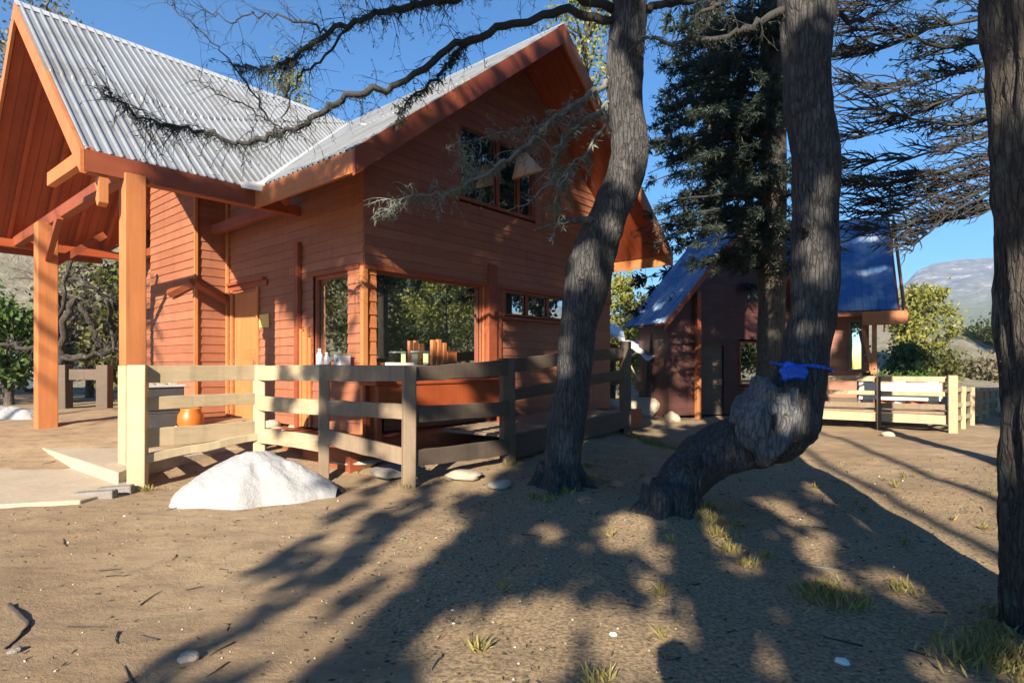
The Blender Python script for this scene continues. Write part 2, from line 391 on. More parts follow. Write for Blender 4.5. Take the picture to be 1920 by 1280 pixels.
for i, (px, py, w) in enumerate([(175, 932, .42), (215, 922, .36), (243, 913, .2)]):
    x, y = pg(px, py, .03); mb.beam((x - w/2, y - .03*i, .0), (x + w/2, y + .06, .02), .14, .17)
tag(mb.build('kerb', M['dkstone'], bevel=.02), kind='structure')
def polar(name, az0, az1, naz, rs, zf, mat):
    A = np.radians(np.linspace(az0, az1, naz)); RR, AA = np.meshgrid(rs, A); X = RR*np.sin(AA); Y = RR*np.cos(AA); Z = zf(RR, np.degrees(AA), X, Y)
    V = np.stack([X, Y, Z], -1).reshape(-1, 3); n = len(rs); i = np.arange(naz*n).reshape(naz, n)
    Fq = np.stack([i[:-1,:-1], i[1:,:-1], i[1:,1:], i[:-1,1:]], -1).reshape(-1, 4)
    return mesh_np(name, V, Fq, mat, smooth=True)
def hill_e(az):   # how high the hillside stands against the sky, degrees
    return np.interp(az, [-110, -60, -38, -26, -8, 2, 12, 22, 28, 33, 35.5, 37.2, 39.5, 42, 60, 85, 120], [11, 15, 17, 16, 9, 6.5, 6.2, 5.6, 5.2, 5.0, 3.2, 4.4, 3.0, 1.6, 2.5, 10, 10])
def hill_z(r, az, x, y):
    top = 72 * np.tan(np.radians(hill_e(az)))
    z = top * ss(25, 74, r) - 1.2 * (1 - ss(24, 30, r)) - top * .3 * ss(90, 190, r)
    return z + (2.2 * fbm(x*.06, y*.06, 5) + .6 * fbm(x*.4, y*.4, 3)) * ss(26, 45, r) * np.clip(top / 14, .3, 1)
HILL_RS = np.concatenate([np.linspace(24, 80, 80), np.linspace(84, 200, 20)])
tag(polar('hill', -112, 122, 330, HILL_RS, hill_z, M['hill']), kind='structure')
def HZ(x, y):
    r = math.hypot(x, y); a = math.degrees(math.atan2(x, y)); return max(float(hill_z(np.array(r), np.array(a), np.array(x), np.array(y))) if r > 24 else -9, G(x, y))
def mtn_z(r, az, x, y):
    e = np.interp(az, [5, 20, 30, 33.5, 34.6, 36, 40, 46, 55, 70, 90], [3, 5, 6.6, 7.8, 9.0, 9.3, 9.4, 9.1, 8, 7, 6])
    top = 1500 * np.tan(np.radians(e)) * .84
    t = ss(600, 1500, r)
    z = top * (t ** 1.5) * (1 - .2 * ss(1750, 2400, r))
    k = ss(700, 1200, r)
    rid = 1 - np.abs(2 * vnoise(x*.006, y*.006) - 1)
    return z + k * (30 * (rid - .5) + 40 * fbm(x*.01, y*.01, 6)) * (1 - .75 * ss(1350, 1500, r)) - 8
tag(polar('mountain', 4, 92, 300, np.concatenate([np.linspace(300, 1600, 110), np.linspace(1650, 2400, 12)]), mtn_z, M['mountain']), kind='structure')

# ------------------------------------------------------------------ siding helper
def siding(mb, a0, a1, z0, z1, frame, step=.15, holes=(), top=None, lip=.022):
    """overlapping boards; frame(a, out, z) -> point, out towards the weather. top(z)->(a0,a1) limits the courses under a slope"""
    z = z0
    while z < z1 - 1e-4:
        zt = min(z + step, z1)
        spans = [(a0, a1)]
        for h0, h1, hz0, hz1 in holes:
            if z + step * .5 > hz0 and z + step * .5 < hz1:
                ns = []
                for s0, s1 in spans:
                    if h0 > s0: ns.append((s0, min(s1, h0)))
                    if h1 < s1: ns.append((max(s0, h1), s1))
                spans = [q for q in ns if q[1] - q[0] > .01]
        for s0, s1 in spans:
            if s1 - s0 > 3.2:          # butt joints
                c = s0 + (s1 - s0) * random.uniform(.35, .65); parts = [(s0, c - .0015), (c + .0015, s1)]
            else: parts = [(s0, s1)]
            for q0, q1 in parts:
                b0, b1, t0, t1 = q0, q1, q0, q1
                if top:
                    lo, hi = top(z), top(zt)
                    b0, b1 = max(q0, lo[0]), min(q1, lo[1]); t0, t1 = max(q0, hi[0]), min(q1, hi[1])
                    if b1 - b0 < .03: continue
                    if t1 < t0: t0 = t1 = (t0 + t1) / 2
                l = lip * random.uniform(.85, 1.15)
                v = [frame(b0, 0, z), frame(b1, 0, z), frame(t1, 0, zt), frame(t0, 0, zt), frame(b0, l, z), frame(b1, l, z), frame(t1, .005, zt), frame(t0, .005, zt)]
                mb.add(v, [(0,1,2,3), (4,7,6,5), (0,4,5,1), (1,5,6,2), (3,2,6,7), (0,3,7,4)])
        z = zt
def ribs(mb, f, lim, c0, c1, period=.13, amp=.028):
    """corrugated sheet: c runs along the eave, lim(c)->(s0,s1) up the slope, f(c, s, h)"""
    prof = [(0, 0), (.34, 0), (.46, 1), (.54, 1.0), (.88, 1.0), (1.0, 0)]
    prof = [(0, 0), (.30, 0), (.42, 1), (.58, 1), (.70, 0)]
    cs = []; k = 0
    while c0 + k * period < c1:
        for u, h in prof:
            c = c0 + (k + u) * period
            if c <= c1: cs.append((c, h * amp))
        k += 1
    base = len(mb.v)
    for c, h in cs:
        s0, s1 = lim(c); w = random.gauss(0, .0015)
        for j, fr_ in enumerate((0, .27, .46, .463, .75, 1)): mb.v.append(tuple(f(c, s0 + (s1 - s0) * fr_, h + w + (.016 if j > 2 else 0))))
    for i in range(len(cs) - 1):
        for j in range(5):
            q = base + i * 6 + j; mb.f.append((q, q + 6, q + 7, q + 1))

# ------------------------------------------------------------------ the lodge  (local a along the gable front, b into the house, z up)
RC = (-1.95, 7.33); HROT = R(49.5)
U = Vector((math.cos(HROT), math.sin(HROT), 0)); V_ = Vector((-math.sin(HROT), math.cos(HROT), 0))
def HW(a, b, z=0): return Vector((RC[0], RC[1], 0)) + U * a + V_ * b + Vector((0, 0, z))
lodge = thing('lodge', (RC[0], RC[1], 0), 'large rust red timber lodge with steep zinc roofs and open entrance canopy', 'lodge', rz=HROT)
def L(mb, name, mat, **k): return mb.build(name, M[mat], lodge, **k)
EZ, RA, S1 = 4.19, 4.42, .783          # eave height, ridge position, main slope
RZ = EZ + RA * S1
KB, CR, S2 = 2.6, 3.87, .866           # canopy eave at b=2.6, ridge 3.87 further
CZ = EZ + CR * S2
BB = 11.5
def valley(b): return (b - KB) * 1.106 if b <= KB + CR else max(0, (KB + 2*CR - b) * 1.106)
# roofs
def main_left(c, s, h): return Vector((s - h * .6, c, EZ + s * S1 + h * .8 + .02))
def lim_left(c):
    return (-.03 if (c < KB or c > KB + 2*CR) else valley(c) - .04, RA)
mb = MB(); ribs(mb, main_left, lim_left, -.04, BB); roof = L(mb, 'roof', 'zinc')
mb = MB(); ribs(mb, lambda c, s, h: Vector((2*RA - s + h*.6, c, EZ + s * S1 + h*.8 + .02)), lambda c: (-.03, RA), -.04, BB); L(mb, 'roof', 'zinc')
A0 = -2.21
mb = MB(); ribs(mb, lambda c, s, h: Vector((c, KB + s - h*.6, EZ + s * S2 + h*.8 + .02)), lambda c: (max(-.03, c * .904), CR), A0 - .03, 4.25); L(mb, 'canopy_roof', 'zinc')
mb = MB(); ribs(mb, lambda c, s, h: Vector((c, KB + 2*CR - s + h*.6, EZ + s * S2 + h*.8 + .02)), lambda c: (max(-.03, c * .904), CR), A0 - .03, 4.25); L(mb, 'canopy_roof', 'zinc')
mb = MB(); yk = KB + CR
mb.prism([(A0-.04, yk-.16, CZ-.075), (A0-.04, yk, CZ+.075), (A0-.04, yk+.16, CZ-.075), (A0-.04, yk, CZ+.045)], (5.7, 0, 0))
mb.prism([(RA-.17, -.05, RZ-.07), (RA, -.05, RZ+.075), (RA+.17, -.05, RZ-.07), (RA, -.05, RZ+.045)], (0, BB+.05, 0)); L(mb, 'ridge_cap', 'flash')
mb = MB()
mb.add([(-.30, KB-.10, EZ+.03), (.02, KB-.36, EZ+.045), (.12, KB+.02, EZ+.16), (-.02, KB+.02, EZ+.10)], [(0,1,2,3)])
mb.add([(-.28, KB-.10, EZ-.05), (.0, KB-.30, EZ-.09), (.02, KB-.36, EZ+.045), (-.30, KB-.10, EZ+.03)], [(0,1,2,3)])
mb.add([(-.05, KB-.05, EZ+.055), (.05, KB-.15, EZ+.085), (4.30, KB+CR-.05, CZ+.03), (4.20, KB+CR-.02, CZ+.03)], [(0,1,2,3)])
L(mb, 'valley_flashing', 'flash')
# undersides: boards below the sheets
def soff(mb, fn, c0, c1, lim, w=.16):
    c = c0
    while c < c1:
        e = min(c + w, c1); l0, l1 = lim(c), lim(e)
        mb.add([fn(c+.003, l0[0]), fn(e-.003, l1[0]), fn(e-.003, l1[1]), fn(c+.003, l0[1])], [(0,1,2,3)])
        c = e
mb = MB()
def lim_ls(b): return (.02 if (b < KB or b > KB+2*CR) else valley(b) + .05, RA - .02)
soff(mb, lambda c, s: Vector((s, c, EZ + s*S1 - .07)), .03, BB - .03, lim_ls)
soff(mb, lambda c, s: Vector((2*RA - s, c, EZ + s*S1 - .07)), .03, BB - .03, lambda c: (.02, RA - .02)); L(mb, 'soffit', 'soffit')
mb = MB()
soff(mb, lambda c, s: Vector((c, KB + s, EZ + s*S2 - .07)), A0+.03, 4.1, lambda c: (max(.02, c*.904+.05), CR-.02))
soff(mb, lambda c, s: Vector((c, KB + 2*CR - s, EZ + s*S2 - .07)), A0+.03, 4.1, lambda c: (max(.02, c*.904+.05), CR-.02)); L(mb, 'canopy_soffit', 'soffit')
# bargeboards and fascias
def board(mb, p, q, h, t, nrm):
    p, q = Vector(p), Vector(q); n = Vector(nrm) * t; dz = Vector((0, 0, h))
    mb.hexa([p, p + n, p + n - dz, p - dz], [q, q + n, q + n - dz, q - dz])
mb = MB(); board(mb, (-.05, 0, EZ+.0), (RA, 0, RZ+.04), .34, -.045, (0, 1, 0)); L(mb, 'bargeboard', 'dkred')
mb = MB(); board(mb, (RA, -.003, RZ+.04), (2*RA+.05, -.003, EZ), .34, -.045, (0, 1, 0)); L(mb, 'bargeboard', 'orange_h')
for s in (0, 1):
    mb = MB(); b0 = KB - .05 if s == 0 else KB + 2*CR + .05
    board(mb, (A0, b0, EZ-.005), (A0, KB+CR, CZ+.04), .30, -.045, (1, 0, 0)); L(mb, 'bargeboard', 'orange_h')
mb = MB(); board(mb, (A0+.01, KB-.02, EZ), (.0, KB-.02, EZ), .27, -.04, (0, 1, 0)); L(mb, 'fascia', 'dkred'); mb = MB(); board(mb, (A0+.01, KB+2*CR+.02, EZ), (.0, KB+2*CR+.02, EZ), .27, .04, (0, 1, 0)); L(mb, 'fascia', 'dkred')
mb = MB(); board(mb, (-.01, .0, EZ-.01), (-.01, KB, EZ-.01), .29, -.04, (1, 0, 0)); L(mb, 'fascia', 'orange_h')
mb = MB(); board(mb, (2*RA+.01, .0, EZ-.01), (2*RA+.01, BB, EZ-.01), .29, .04, (1, 0, 0)); L(mb, 'fascia', 'orange_h')
# boxed eave return and corbel at the canopy corner
mb = MB(); mb.beam((A0+.06, KB-.0, EZ-.04), (A0+.06, KB+1.9, EZ+.02), .10, .19); L(mb, 'eave_return', 'orange_h')
mb = MB(); mb.prism([(A0+.16, KB-.03, EZ-.29), (A0+.16, KB-.03, EZ-.62), (A0+.16, KB+.06, EZ-.66), (A0+.16, KB+.13, EZ-.56), (A0+.16, KB+.08, EZ-.46), (A0+.16, KB+.15, EZ-.36), (A0+.16, KB+.15, EZ-.29)], (.10, 0, 0)); L(mb, 'corbel', 'orange')
# canopy frame
def lw(v): v = Vector(v) - Vector((RC[0], RC[1], 0)); return Vector((v.dot(U), v.dot(V_), v.z))
c1 = lw((-5.03, 7.78, 0)); c2 = lw((-8.42, 10.6, 0))
mb = MB(); z1 = EZ + (c1.y-KB)*S2 - .06
z1 = 4.0
mb.box(c1.x-.125, c1.x+.125, c1.y-.125, c1.y+.125, 1.49, z1); L(mb, 'column', 'orange', bevel=.012)
mb = MB(); mb.box(c1.x-.135, c1.x+.135, c1.y-.135, c1.y+.135, G(-5.03, 7.78)-.1, 1.492); L(mb, 'column_base', 'cream', bevel=.012)
mb = MB(); mb.box(c2.x-.15, c2.x+.15, c2.y-.15, c2.y+.15, .15, 4.05); L(mb, 'column', 'orange', bevel=.012)
mb = MB(); xb = c1.x + .02
mb.box(xb-.07, xb+.07, KB+.25, KB+2*CR-.25, 4.02, 4.22); L(mb, 'tie_beam', 'dkred', bevel=.01)
mb = MB(); mb.box(.55, .69, KB+.4, KB+2*CR-.3, 4.03, 4.21); L(mb, 'tie_beam', 'dkred', bevel=.01)
mb = MB(); mb.box(A0+.1, .88, KB+.27, KB+.41, 3.995, 4.16); L(mb, 'plate_beam', 'soffit', bevel=.01)
mb = MB(); mb.box(A0+.1, .88, KB+2*CR-.5, KB+2*CR-.36, 3.99, 4.16); L(mb, 'plate_beam', 'soffit', bevel=.01)
for k in range(5):
    a = A0 + .45 + k * .58
    for s in (0, 1):
        mb = MB(); b0, sg = (KB+.12, 1) if s == 0 else (KB+2*CR-.12, -1)
        mb.beam((a, b0, EZ+.12*S2-.15), (a, b0 + sg*(CR-.16), EZ+(CR-.04)*S2-.15), .07, .14); L(mb, 'rafter', 'soffit')
for q in (Vector((c2.x, c2.y, 3.3)), Vector((c1.x, c1.y, 3.3))):
    pass
mb = MB(); mb.beam((c2.x+.13, c2.y, 3.35), (c2.x+.9, c2.y, 4.0), .09, .12); mb.beam((c2.x, c2.y-.13, 3.4), (c2.x, c2.y-.95, 4.02), .09, .12); L(mb, 'brace', 'dkred')
# walls
WA0, WA1, WB, PF = .9, 7.94, 1.1, .46
def gable_top(z):
    s = max(0, (z + .14 - EZ) / S1); return (s, 2*RA - s)
front = lambda a, o, z: Vector((a, WB - o, z))
WIN = (2.86, 5.0, 4.40, 5.76)
mb = MB(); siding(mb, WA0 - .002, WA1, 3.0, RZ - .2, front, holes=[WIN], top=gable_top)
siding(mb, 3.95, WA1, PF + .02, 3.0, lambda a, o, z: Vector((a, WB + .03 - o, z)), holes=[(4.1, 6.2, 2.42, 3.1)])
siding(mb, 1.3, 3.6, PF + .02, 1.44, lambda a, o, z: Vector((a, WB + .05 - o, z)))
wallF = L(mb, 'wall', 'wall')
left = lambda a, o, z: Vector((WA0 - o, a, z))
mb = MB(); siding(mb, WB, 5.63, PF + .02, 4.72, left, holes=[(1.5, 2.49, 1.45, 2.98), (4.37, 5.35, 0, 2.93)])
L(mb, 'wall', 'wall')
mb = MB(); siding(mb, 8.02, 10.6, PF, 6.4, left); L(mb, 'wall', 'wall')
mb = MB(); mb.box(WA1 - .1, WA1, WB + .04, BB - .5, .2, 4.6); mb.box(.95, WA1 - .1, BB - .6, BB - .5, .2, 4.5); mb.box(.95, WA1 - .1, 1.6, BB - .6, 3.02, 3.12); L(mb, 'rear_wall', 'wall_v')
mb = MB(); siding(mb, .3, .9, .25, 6.3, lambda a, o, z: Vector((a, 5.63 - o, z)), step=.165)
siding(mb, 5.61, 8.02, .25, 6.3, lambda a, o, z: Vector((.3 - o, a, z)), step=.165); L(mb, 'porch_wall', 'wall')
mb = MB(); mb.box(.255, .31, 5.575, 5.63, .22, 6.2); L(mb, 'corner_board', 'orange')
mb = MB(); mb.box(.835, .875, 5.52, 5.605, .3, 4.9); L(mb, 'downpipe_board', 'orange')
# sloping belt trim on the porch wall
mb = MB()
for (p, q) in (((.24, 5.57, 3.13), (.90, 5.57, 2.78)), ((.24, 5.57, 3.13), (.24, 6.7, 3.0))):
    p, q = Vector(p), Vector(q); n = Vector((0, -.09, 0)) if p.x != q.x else Vector((-.09, 0, 0)); dz = Vector((0, 0, .15))
    mb.hexa([p, p + n, p + n - dz*.5, p - dz], [q, q + n, q + n - dz*.5, q - dz])
L(mb, 'belt_trim', 'dkred')
mb = MB(); mb.box(.855, .885, 3.98, 5.55, 2.94, 3.04); mb.box(.80, .88, 4.02, 5.5, 3.04, 3.09); L(mb, 'door_head', 'dkred')
mb = MB(); mb.box(.905, .95, 4.37, 5.35, PF, 2.93); door = L(mb, 'door', 'door')
mb = MB(); mb.box(.896, .906, 4.5, 4.96, 1.62, 1.80); mb.build('letter_plate', M['orange_h'], door)
mb = MB(); mb.tube([(.86, 4.5, 1.45), (.86, 4.5, 1.6)], .012, 8); mb.build('handle', M['rust'], door)
mb = MB(); mb.box(.845, .88, 4.29, 4.368, PF, 2.939); mb.box(.845, .88, 5.352, 5.43, PF, 2.939); L(mb, 'door_frame', 'orange')
mb = MB(); mb.box(.862, .878, 3.92, 4.27, 2.18, 2.42); L(mb, 'sign_board', 'yellow')
# slatted screen post beside the window
mb = MB(); mb.box(.80, .872, 2.82, 2.93, PF, 3.55); L(mb, 'screen_post', 'dkred')
mb = MB()
for k in range(4): mb.box(.845 - .012*(k%2), .874, 2.50 + .085*k, 2.575 + .085*k, PF+.02, 1.95 + .13*(k==1) + .05*k); 
L(mb, 'screen_boards', 'orange')
# corner pillar, boarded
mb = MB(); siding(mb, WA0+.005, 1.13, PF, 2.98, lambda a, o, z: Vector((a, WB+.02 - o, z)), step=.2); siding(mb, WB+.02, 1.47, PF, 2.98, lambda a, o, z: Vector((WA0+.01 - o, a, z)), step=.2); L(mb, 'corner_pillar', 'orange_h')
mb = MB(); mb.box(WA0-.03, WA0+.05, WB-.025, WB+.05, PF, 2.98); L(mb, 'corner_board', 'orange')
mb = MB(); mb.box(WA0-.01, WA1, WB-.035, WB+.1, 2.94, 3.02); mb.box(WA0-.032, WA0+.1, WB+.1, 2.6, 2.945, 3.02); L(mb, 'beam_trim', 'dkred')
mb = MB(); mb.box(3.58, 3.80, WB-.06, WB+.12, PF, 3.35); mb.box(3.80, 3.97, WB-.02, WB+.12, PF, 3.0); L(mb, 'window_post', 'dkred')
mb = MB(); mb.box(3.535, 3.575, WB+.04, WB+.10, 1.5, 2.94); L(mb, 'window_casing', 'orange')
def window(a0, a1, z0, z1, fr, mull=(), ft=.05, matf='dkred', transoms=()):
    mb = MB()
    def bx(x0, x1, y0, y1, o0=-.02, o1=.03):
        vs = [fr(x0, o0, y0), fr(x1, o0, y0), fr(x1, o0, y1), fr(x0, o0, y1), fr(x0, o1, y0), fr(x1, o1, y0), fr(x1, o1, y1), fr(x0, o1, y1)]
        mb.add(vs, [(0,3,2,1),(4,5,6,7),(0,1,5,4),(1,2,6,5),(2,3,7,6),(3,0,4,7)])
    bx(a0, a0+ft, z0, z1); bx(a1-ft, a1, z0, z1); bx(a0+ft, a1-ft, z0, z0+ft); bx(a0+ft, a1-ft, z1-ft, z1)
    for m in mull: bx(m-.025, m+.025, z0+ft, z1-ft, -.015, .02)
    w = L(mb, 'window', matf)
    mb2 = MB(); mb2.add([fr(a0+.02, -.03, z0+.02), fr(a1-.02, -.03, z0+.02), fr(a1-.02, -.03, z1-.02), fr(a0+.02, -.03, z1-.02)], [(0,1,2,3)])
    mb2.build('pane', M['glass'], w); return w
window(1.13, 3.53, 1.5, 2.94, lambda a, o, z: Vector((a, WB+.10-o, z)), ft=.03)
window(1.5, 2.49, 1.5, 2.94, lambda a, o, z: Vector((WA0+.06-o, a, z)), ft=.05)
window(4.1, 6.2, 2.45, 2.935, lambda a, o, z: Vector((a, WB+.05-o, z)), mull=(4.8, 5.5), ft=.04)
window(*WIN, lambda a, o, z: Vector((a, WB+.02-o, z)), mull=(3.9, 4.5), ft=.06)
mb = MB(); mb.box(4.05, 6.3, WB-.07, WB+.02, 2.36, 2.42); L(mb, 'window_sill', 'dkred')
mb = MB(); mb.box(.56, 3.55, WB-.36, WB+.04, 1.45, 1.497); mb.box(.56, .97, WB+.04, 2.75, 1.45, 1.497); L(mb, 'counter', 'grey_wood', bevel=.006)
mb = MB(); mb.box(WA0+.01, WA0+.04, 1.5, 2.5, PF, 1.44); L(mb, 'counter_front', 'orange_h')
mb = MB(); mb.box(.2, 8.2, .42, WB+.5, .05, PF); mb.box(.32, WA0+.02, WB+.5, 5.6, .0, PF-.02); mb.box(WA0+.02, 7.9, WB+.5, BB-.6, .0, PF-.03); L(mb, 'porch_floor', 'dkred')
# ------------------------------------------------------------------ fences
def post(mb, x, y, w, z0, z1, rz=0.0):
    c, s = math.cos(rz)*w/2, math.sin(rz)*w/2
    q = [(x-c+s, y-s-c), (x+c+s, y+s-c), (x+c-s, y+s+c), (x-c-s, y-s+c)]
    j = random.uniform(-.012, .012)
    mb.hexa([(a, b, z0) for a, b in q], [(a+j, b, z1) for a, b in q])
f1 = thing('ramp_fence', (-2.4, 7.5, 0), 'post and rail fence of cream and weathered boards along the lodge ramp', 'fence')
f1.location = (0, 0, 0)
PP = [(-4.5, 7.05, .19, 1.5, 'cream'), (-3.53, 8.2, .155, 1.5, 'cream'), (-2.4, 7.47, .13, 1.505, 'grey_wood'), (-1.215, 6.88, .15, 1.49, 'grey_wood'), (-.06, 8.4, .19, 1.60, 'dk_wood'), (2.22, 11.5, .17, 1.96, 'dk_wood')]
for x, y, w_, zt, m in PP:
    mb = MB(); post(mb, x, y, w_, G(x, y) - .25, zt, R(20)); mb.build('post', M[m], f1, bevel=.012)
def rail(a, b, z0, z1, h0, h1, mat, t=.05, off=.0, e=-.02):
    a = Vector((*a[:2], 0)); b = Vector((*b[:2], 0)); d = (b - a).normalized(); n = Vector((d.y, -d.x, 0)) * t
    a = a - d*e + n*off; b = b + d*e + n*off
    mb = MB(); m = 9; sag = random.gauss(-.002, .005)
    for i in range(m):
        k = i / (m - 1); p = a.lerp(b, k) + n*random.gauss(0, .12); zt = z0 + (z1 - z0)*k + random.gauss(0, .003) + sag*math.sin(math.pi*k); h = h0 + (h1-h0)*k + random.gauss(0, .003)
        q = [p + Vector((0,0,zt)), p + n + Vector((0,0,zt)), p + n + Vector((0,0,zt-h)), p + Vector((0,0,zt-h))]
        base = len(mb.v); mb.v += [tuple(v) for v in q]
        if i: mb.f += [(base-4+j, base-4+(j+1)%4, base+(j+1)%4, base+j) for j in range(4)]
    mb.f += [(3,2,1,0), (len(mb.v)-4, len(mb.v)-3, len(mb.v)-2, len(mb.v)-1)]
    o = mb.build('rail', M[mat], f1, bevel=.006); return o
p1, p2, p3, p4, p5, p6 = PP
for z, h, dz in ((1.495, .21, 0), (1.11, .16, .0), (.73, .23, .0)): rail(p1, p2, z, z+dz, h, h*.95, 'pale_wood', off=-.2, e=-.02)
rail(p1, p2, .42, .56, .10, .10, 'cream', t=.09, off=-.3, e=-.02)
rail(p2, p3, 1.49, 1.495, .20, .2, 'pale_wood', off=.3, e=-.02); rail(p2, p3, 1.08, 1.07, .2, .2, 'pale_wood', off=.3, e=-.02); rail(p2, p3, .62, .60, .2, .2, 'pale_wood', off=.3, e=-.02)
rail(p3, p4, 1.50, 1.49, .2, .19, 'grey_wood', off=-.4, e=-.02); rail(p3, p4, 1.06, 1.05, .18, .18, 'grey_wood', off=-.4, e=-.02); rail(p3, p4, .70, .52, .2, .2, 'grey_wood', off=-.4, e=-.02)
rail(p4, p5, 1.48, 1.58, .17, .22, 'dk_wood', off=.4, e=-.02); rail(p4, p5, 1.02, .98, .19, .20, 'dk_wood', off=.4, e=-.02); rail(p4, p5, .50, .46, .19, .22, 'dk_wood', off=.4, e=-.02)
rail(p5, p6, 1.59, 1.85, .20, .20, 'dk_wood', off=-.6, e=-.02); rail(p5, p6, 1.14, 1.42, .17, .18, 'dk_wood', off=-.6, e=-.02); 
rail(p5, p6, .50, .60, .34, .30, 'dk_wood', t=.07, off=.5, e=-.02)
mb = MB()
q0, q1 = Vector((-.06, 8.4, 0)), Vector((2.22, 11.5, 0)); dd = (q1-q0).normalized(); nn = Vector((-dd.y, dd.x, 0))
for i in range(22):
    a = q0 + dd*(i*.178); z = .50 + .1*i/22
    mb.hexa([a + Vector((0,0,z-.04)), a + dd*.165 + Vector((0,0,z-.04)), a + dd*.165 + nn*1.35 + Vector((0,0,z-.04)), a + nn*1.35 + Vector((0,0,z-.04))],
            [a + Vector((0,0,z)), a + dd*.165 + Vector((0,0,z)), a + dd*.165 + nn*1.35 + Vector((0,0,z)), a + nn*1.35 + Vector((0,0,z))])
ramp_o = mb.build('boardwalk', M['grey_wood']); tag(ramp_o, 'grey plank boardwalk ramp rising behind the dark wide fence boards', 'boardwalk')
mb = MB(); 
# short rails between the canopy column base and the first fence post
f2 = thing('column_fence', (-4.8, 7.4, 0), 'short cream stub fence between canopy column and first fence post', 'fence'); f2.location = (0, 0, 0)
for z, h in ((1.49, .34), (.98, .20), (.58, .16), (.24, .26)):
    mb = MB(); mb.beam((-4.93, 7.64, z-h/2), (-4.58, 7.16, z-h/2), .07, h); mb.build('rail', M['cream'], f2, bevel=.006)
# gate behind the canopy
f3 = thing('yard_gate', (-10.3, 13.6, .3), 'dark timber gate frame with one pale plank behind the canopy', 'gate'); f3.location = (0, 0, 0)
def PV(px, py, d): return P(px, py, d)
for px, w_ in ((118, .30), (196, .26)):
    v = PV(px, 690, 14.2); mb = MB(); post(mb, v.x, 14.2, w_, .1, 1.5, .1); mb.build('post', M['dk_wood'], f3, bevel=.012)
for y0, y1, m, t in ((692, 712, 'dk_wood', .07), (772, 796, 'pale_wood', .06), (800, 812, 'dk_wood', .08)):
    a, b = PV(131, (y0+y1)/2, 14.18), PV(186, (y0+y1)/2, 14.18); mb = MB(); mb.beam(a, b, t, (y1-y0)/F*14.2); mb.build('rail', M[m], f3, bevel=.006)
# ------------------------------------------------------------------ snow
def snow_heap(name, cx, cy, rx, ry, h, label, seed, rot=0):
    n = 130; g = np.linspace(-1.12, 1.12, n); X, Y = np.meshgrid(g, g)
    th = np.arctan2(Y, X); rr = np.hypot(X, Y) / (1 + .08*np.sin(2*th+seed) + .09*np.sin(3*th+2*seed) + .05*np.sin(8*th+seed) + .22*fbm(th*2+9, th*0+seed, 3))
    prof = np.clip(1 - rr**2.0, 0, 1) ** .9
    wx = cx + X*rx*math.cos(rot) - Y*ry*math.sin(rot); wy = cy + X*rx*math.sin(rot) + Y*ry*math.cos(rot)
    Z = h * prof * (1 + .16*fbm(wx*2.5+seed, wy*2.5, 4)) + (.14*fbm(wx*3.0, wy*3.0, 4) + .022*fbm(wx*13, wy*13, 3))*(rr < 1.0) - .07*ss(.93, 1.06, rr)
    V = np.stack([wx - cx, wy - cy, gz(wx, wy) + Z], -1).reshape(-1, 3); i = np.arange(n*n).reshape(n, n)
    Fq = np.stack([i[:-1,:-1], i[:-1,1:], i[1:,1:], i[1:,:-1]], -1).reshape(-1, 4)
    keep = (rr.ravel()[Fq] < 1.1).all(1)
    return tag(mesh_np(name, V, Fq[keep], M['snow'], smooth=True, loc=(cx, cy, 0)), label, 'snow')
snow_heap('snow_pile', -2.93, 6.62, .86, .60, .47, 'white melting snow pile on the dirt before the fence', 1.0)
snow_heap('snow_patch', 4.5, 19.2, .9, .6, .12, 'flat bluish snow patch beside the far cabin wall', 4.0)
snow_heap('snow_patch', -10.1, 11.9, .7, .45, .22, 'grey old snow heap at the far left beside the column', 2.0)
# ------------------------------------------------------------------ stones
def rock(name, x, y, r, label, mat='stone', group=None, z=None, flat=.7, seed=0):
    mb = MB(); n = 12; m = 8
    for i in range(m + 1):
        ph = math.pi * i / m
        for k in range(n):
            th = 2*math.pi*k/n; d = Vector((math.sin(ph)*math.cos(th), math.sin(ph)*math.sin(th), math.cos(ph)))
            q = r * (1 + .45 * mnoise.noise(d*1.4 + Vector((seed*3.1, seed, x)))) ; mb.v.append((d.x*q*1.15, d.y*q, d.z*q*flat))
    for i in range(m):
        for k in range(n): mb.f.append((i*n+k, (i+1)*n+k, (i+1)*n+(k+1)%n, i*n+(k+1)%n))
    o = mb.build(name, M[mat], smooth=True, loc=(x, y, (G(x, y) if z is None else z) + r*flat*.45)); o.rotation_euler.z = random.uniform(0, 6)
    return tag(o, label, 'stone', group)
gl = 'pale rocks heaped by the lodge wall'
for i, (px, py, r) in enumerate([(455,778,.16),(470,760,.15),(486,782,.13),(505,772,.17),(520,786,.14),(538,774,.16),(552,790,.12),(560,772,.10)]):
    d = 10.1 - .25*(i % 3); v = P(px, py, d); rock('stone', v.x, d, r, 'pale rock in the loose heap below the lodge wall', group=gl, seed=i)
for i, px in enumerate((577, 592, 606, 624, 645, 662, 678)):
    v = P(px, 800, 8.9); rock('stone', v.x, 8.9, .075, 'small pale stone in a row on the ground behind the fence', group='small stones in a row', flat=1.2, seed=20+i)
rock('stone', -.62, 7.5, .22, 'broad flat earthy slab stone at the fence foot', 'stone', flat=.28, seed=31)
rock('stone', -.15, 7.15, .13, 'flat pinkish stone beside the crooked tree base', 'stone', flat=.4, seed=33)
rock('stone', -1.5, 7.7, .35, 'large low grey slab behind the middle fence posts', 'dkstone', flat=.25, seed=35)
rock('stone', -2.1, 8.1, .3, 'low tan slab behind the weathered fence post', 'stone', flat=.22, seed=36)
v = P(1258, 775, 15.6); rock('stone', v.x, 15.4, .17, 'rounded pale stone at the far cabin corner', seed=40, flat=1.0)
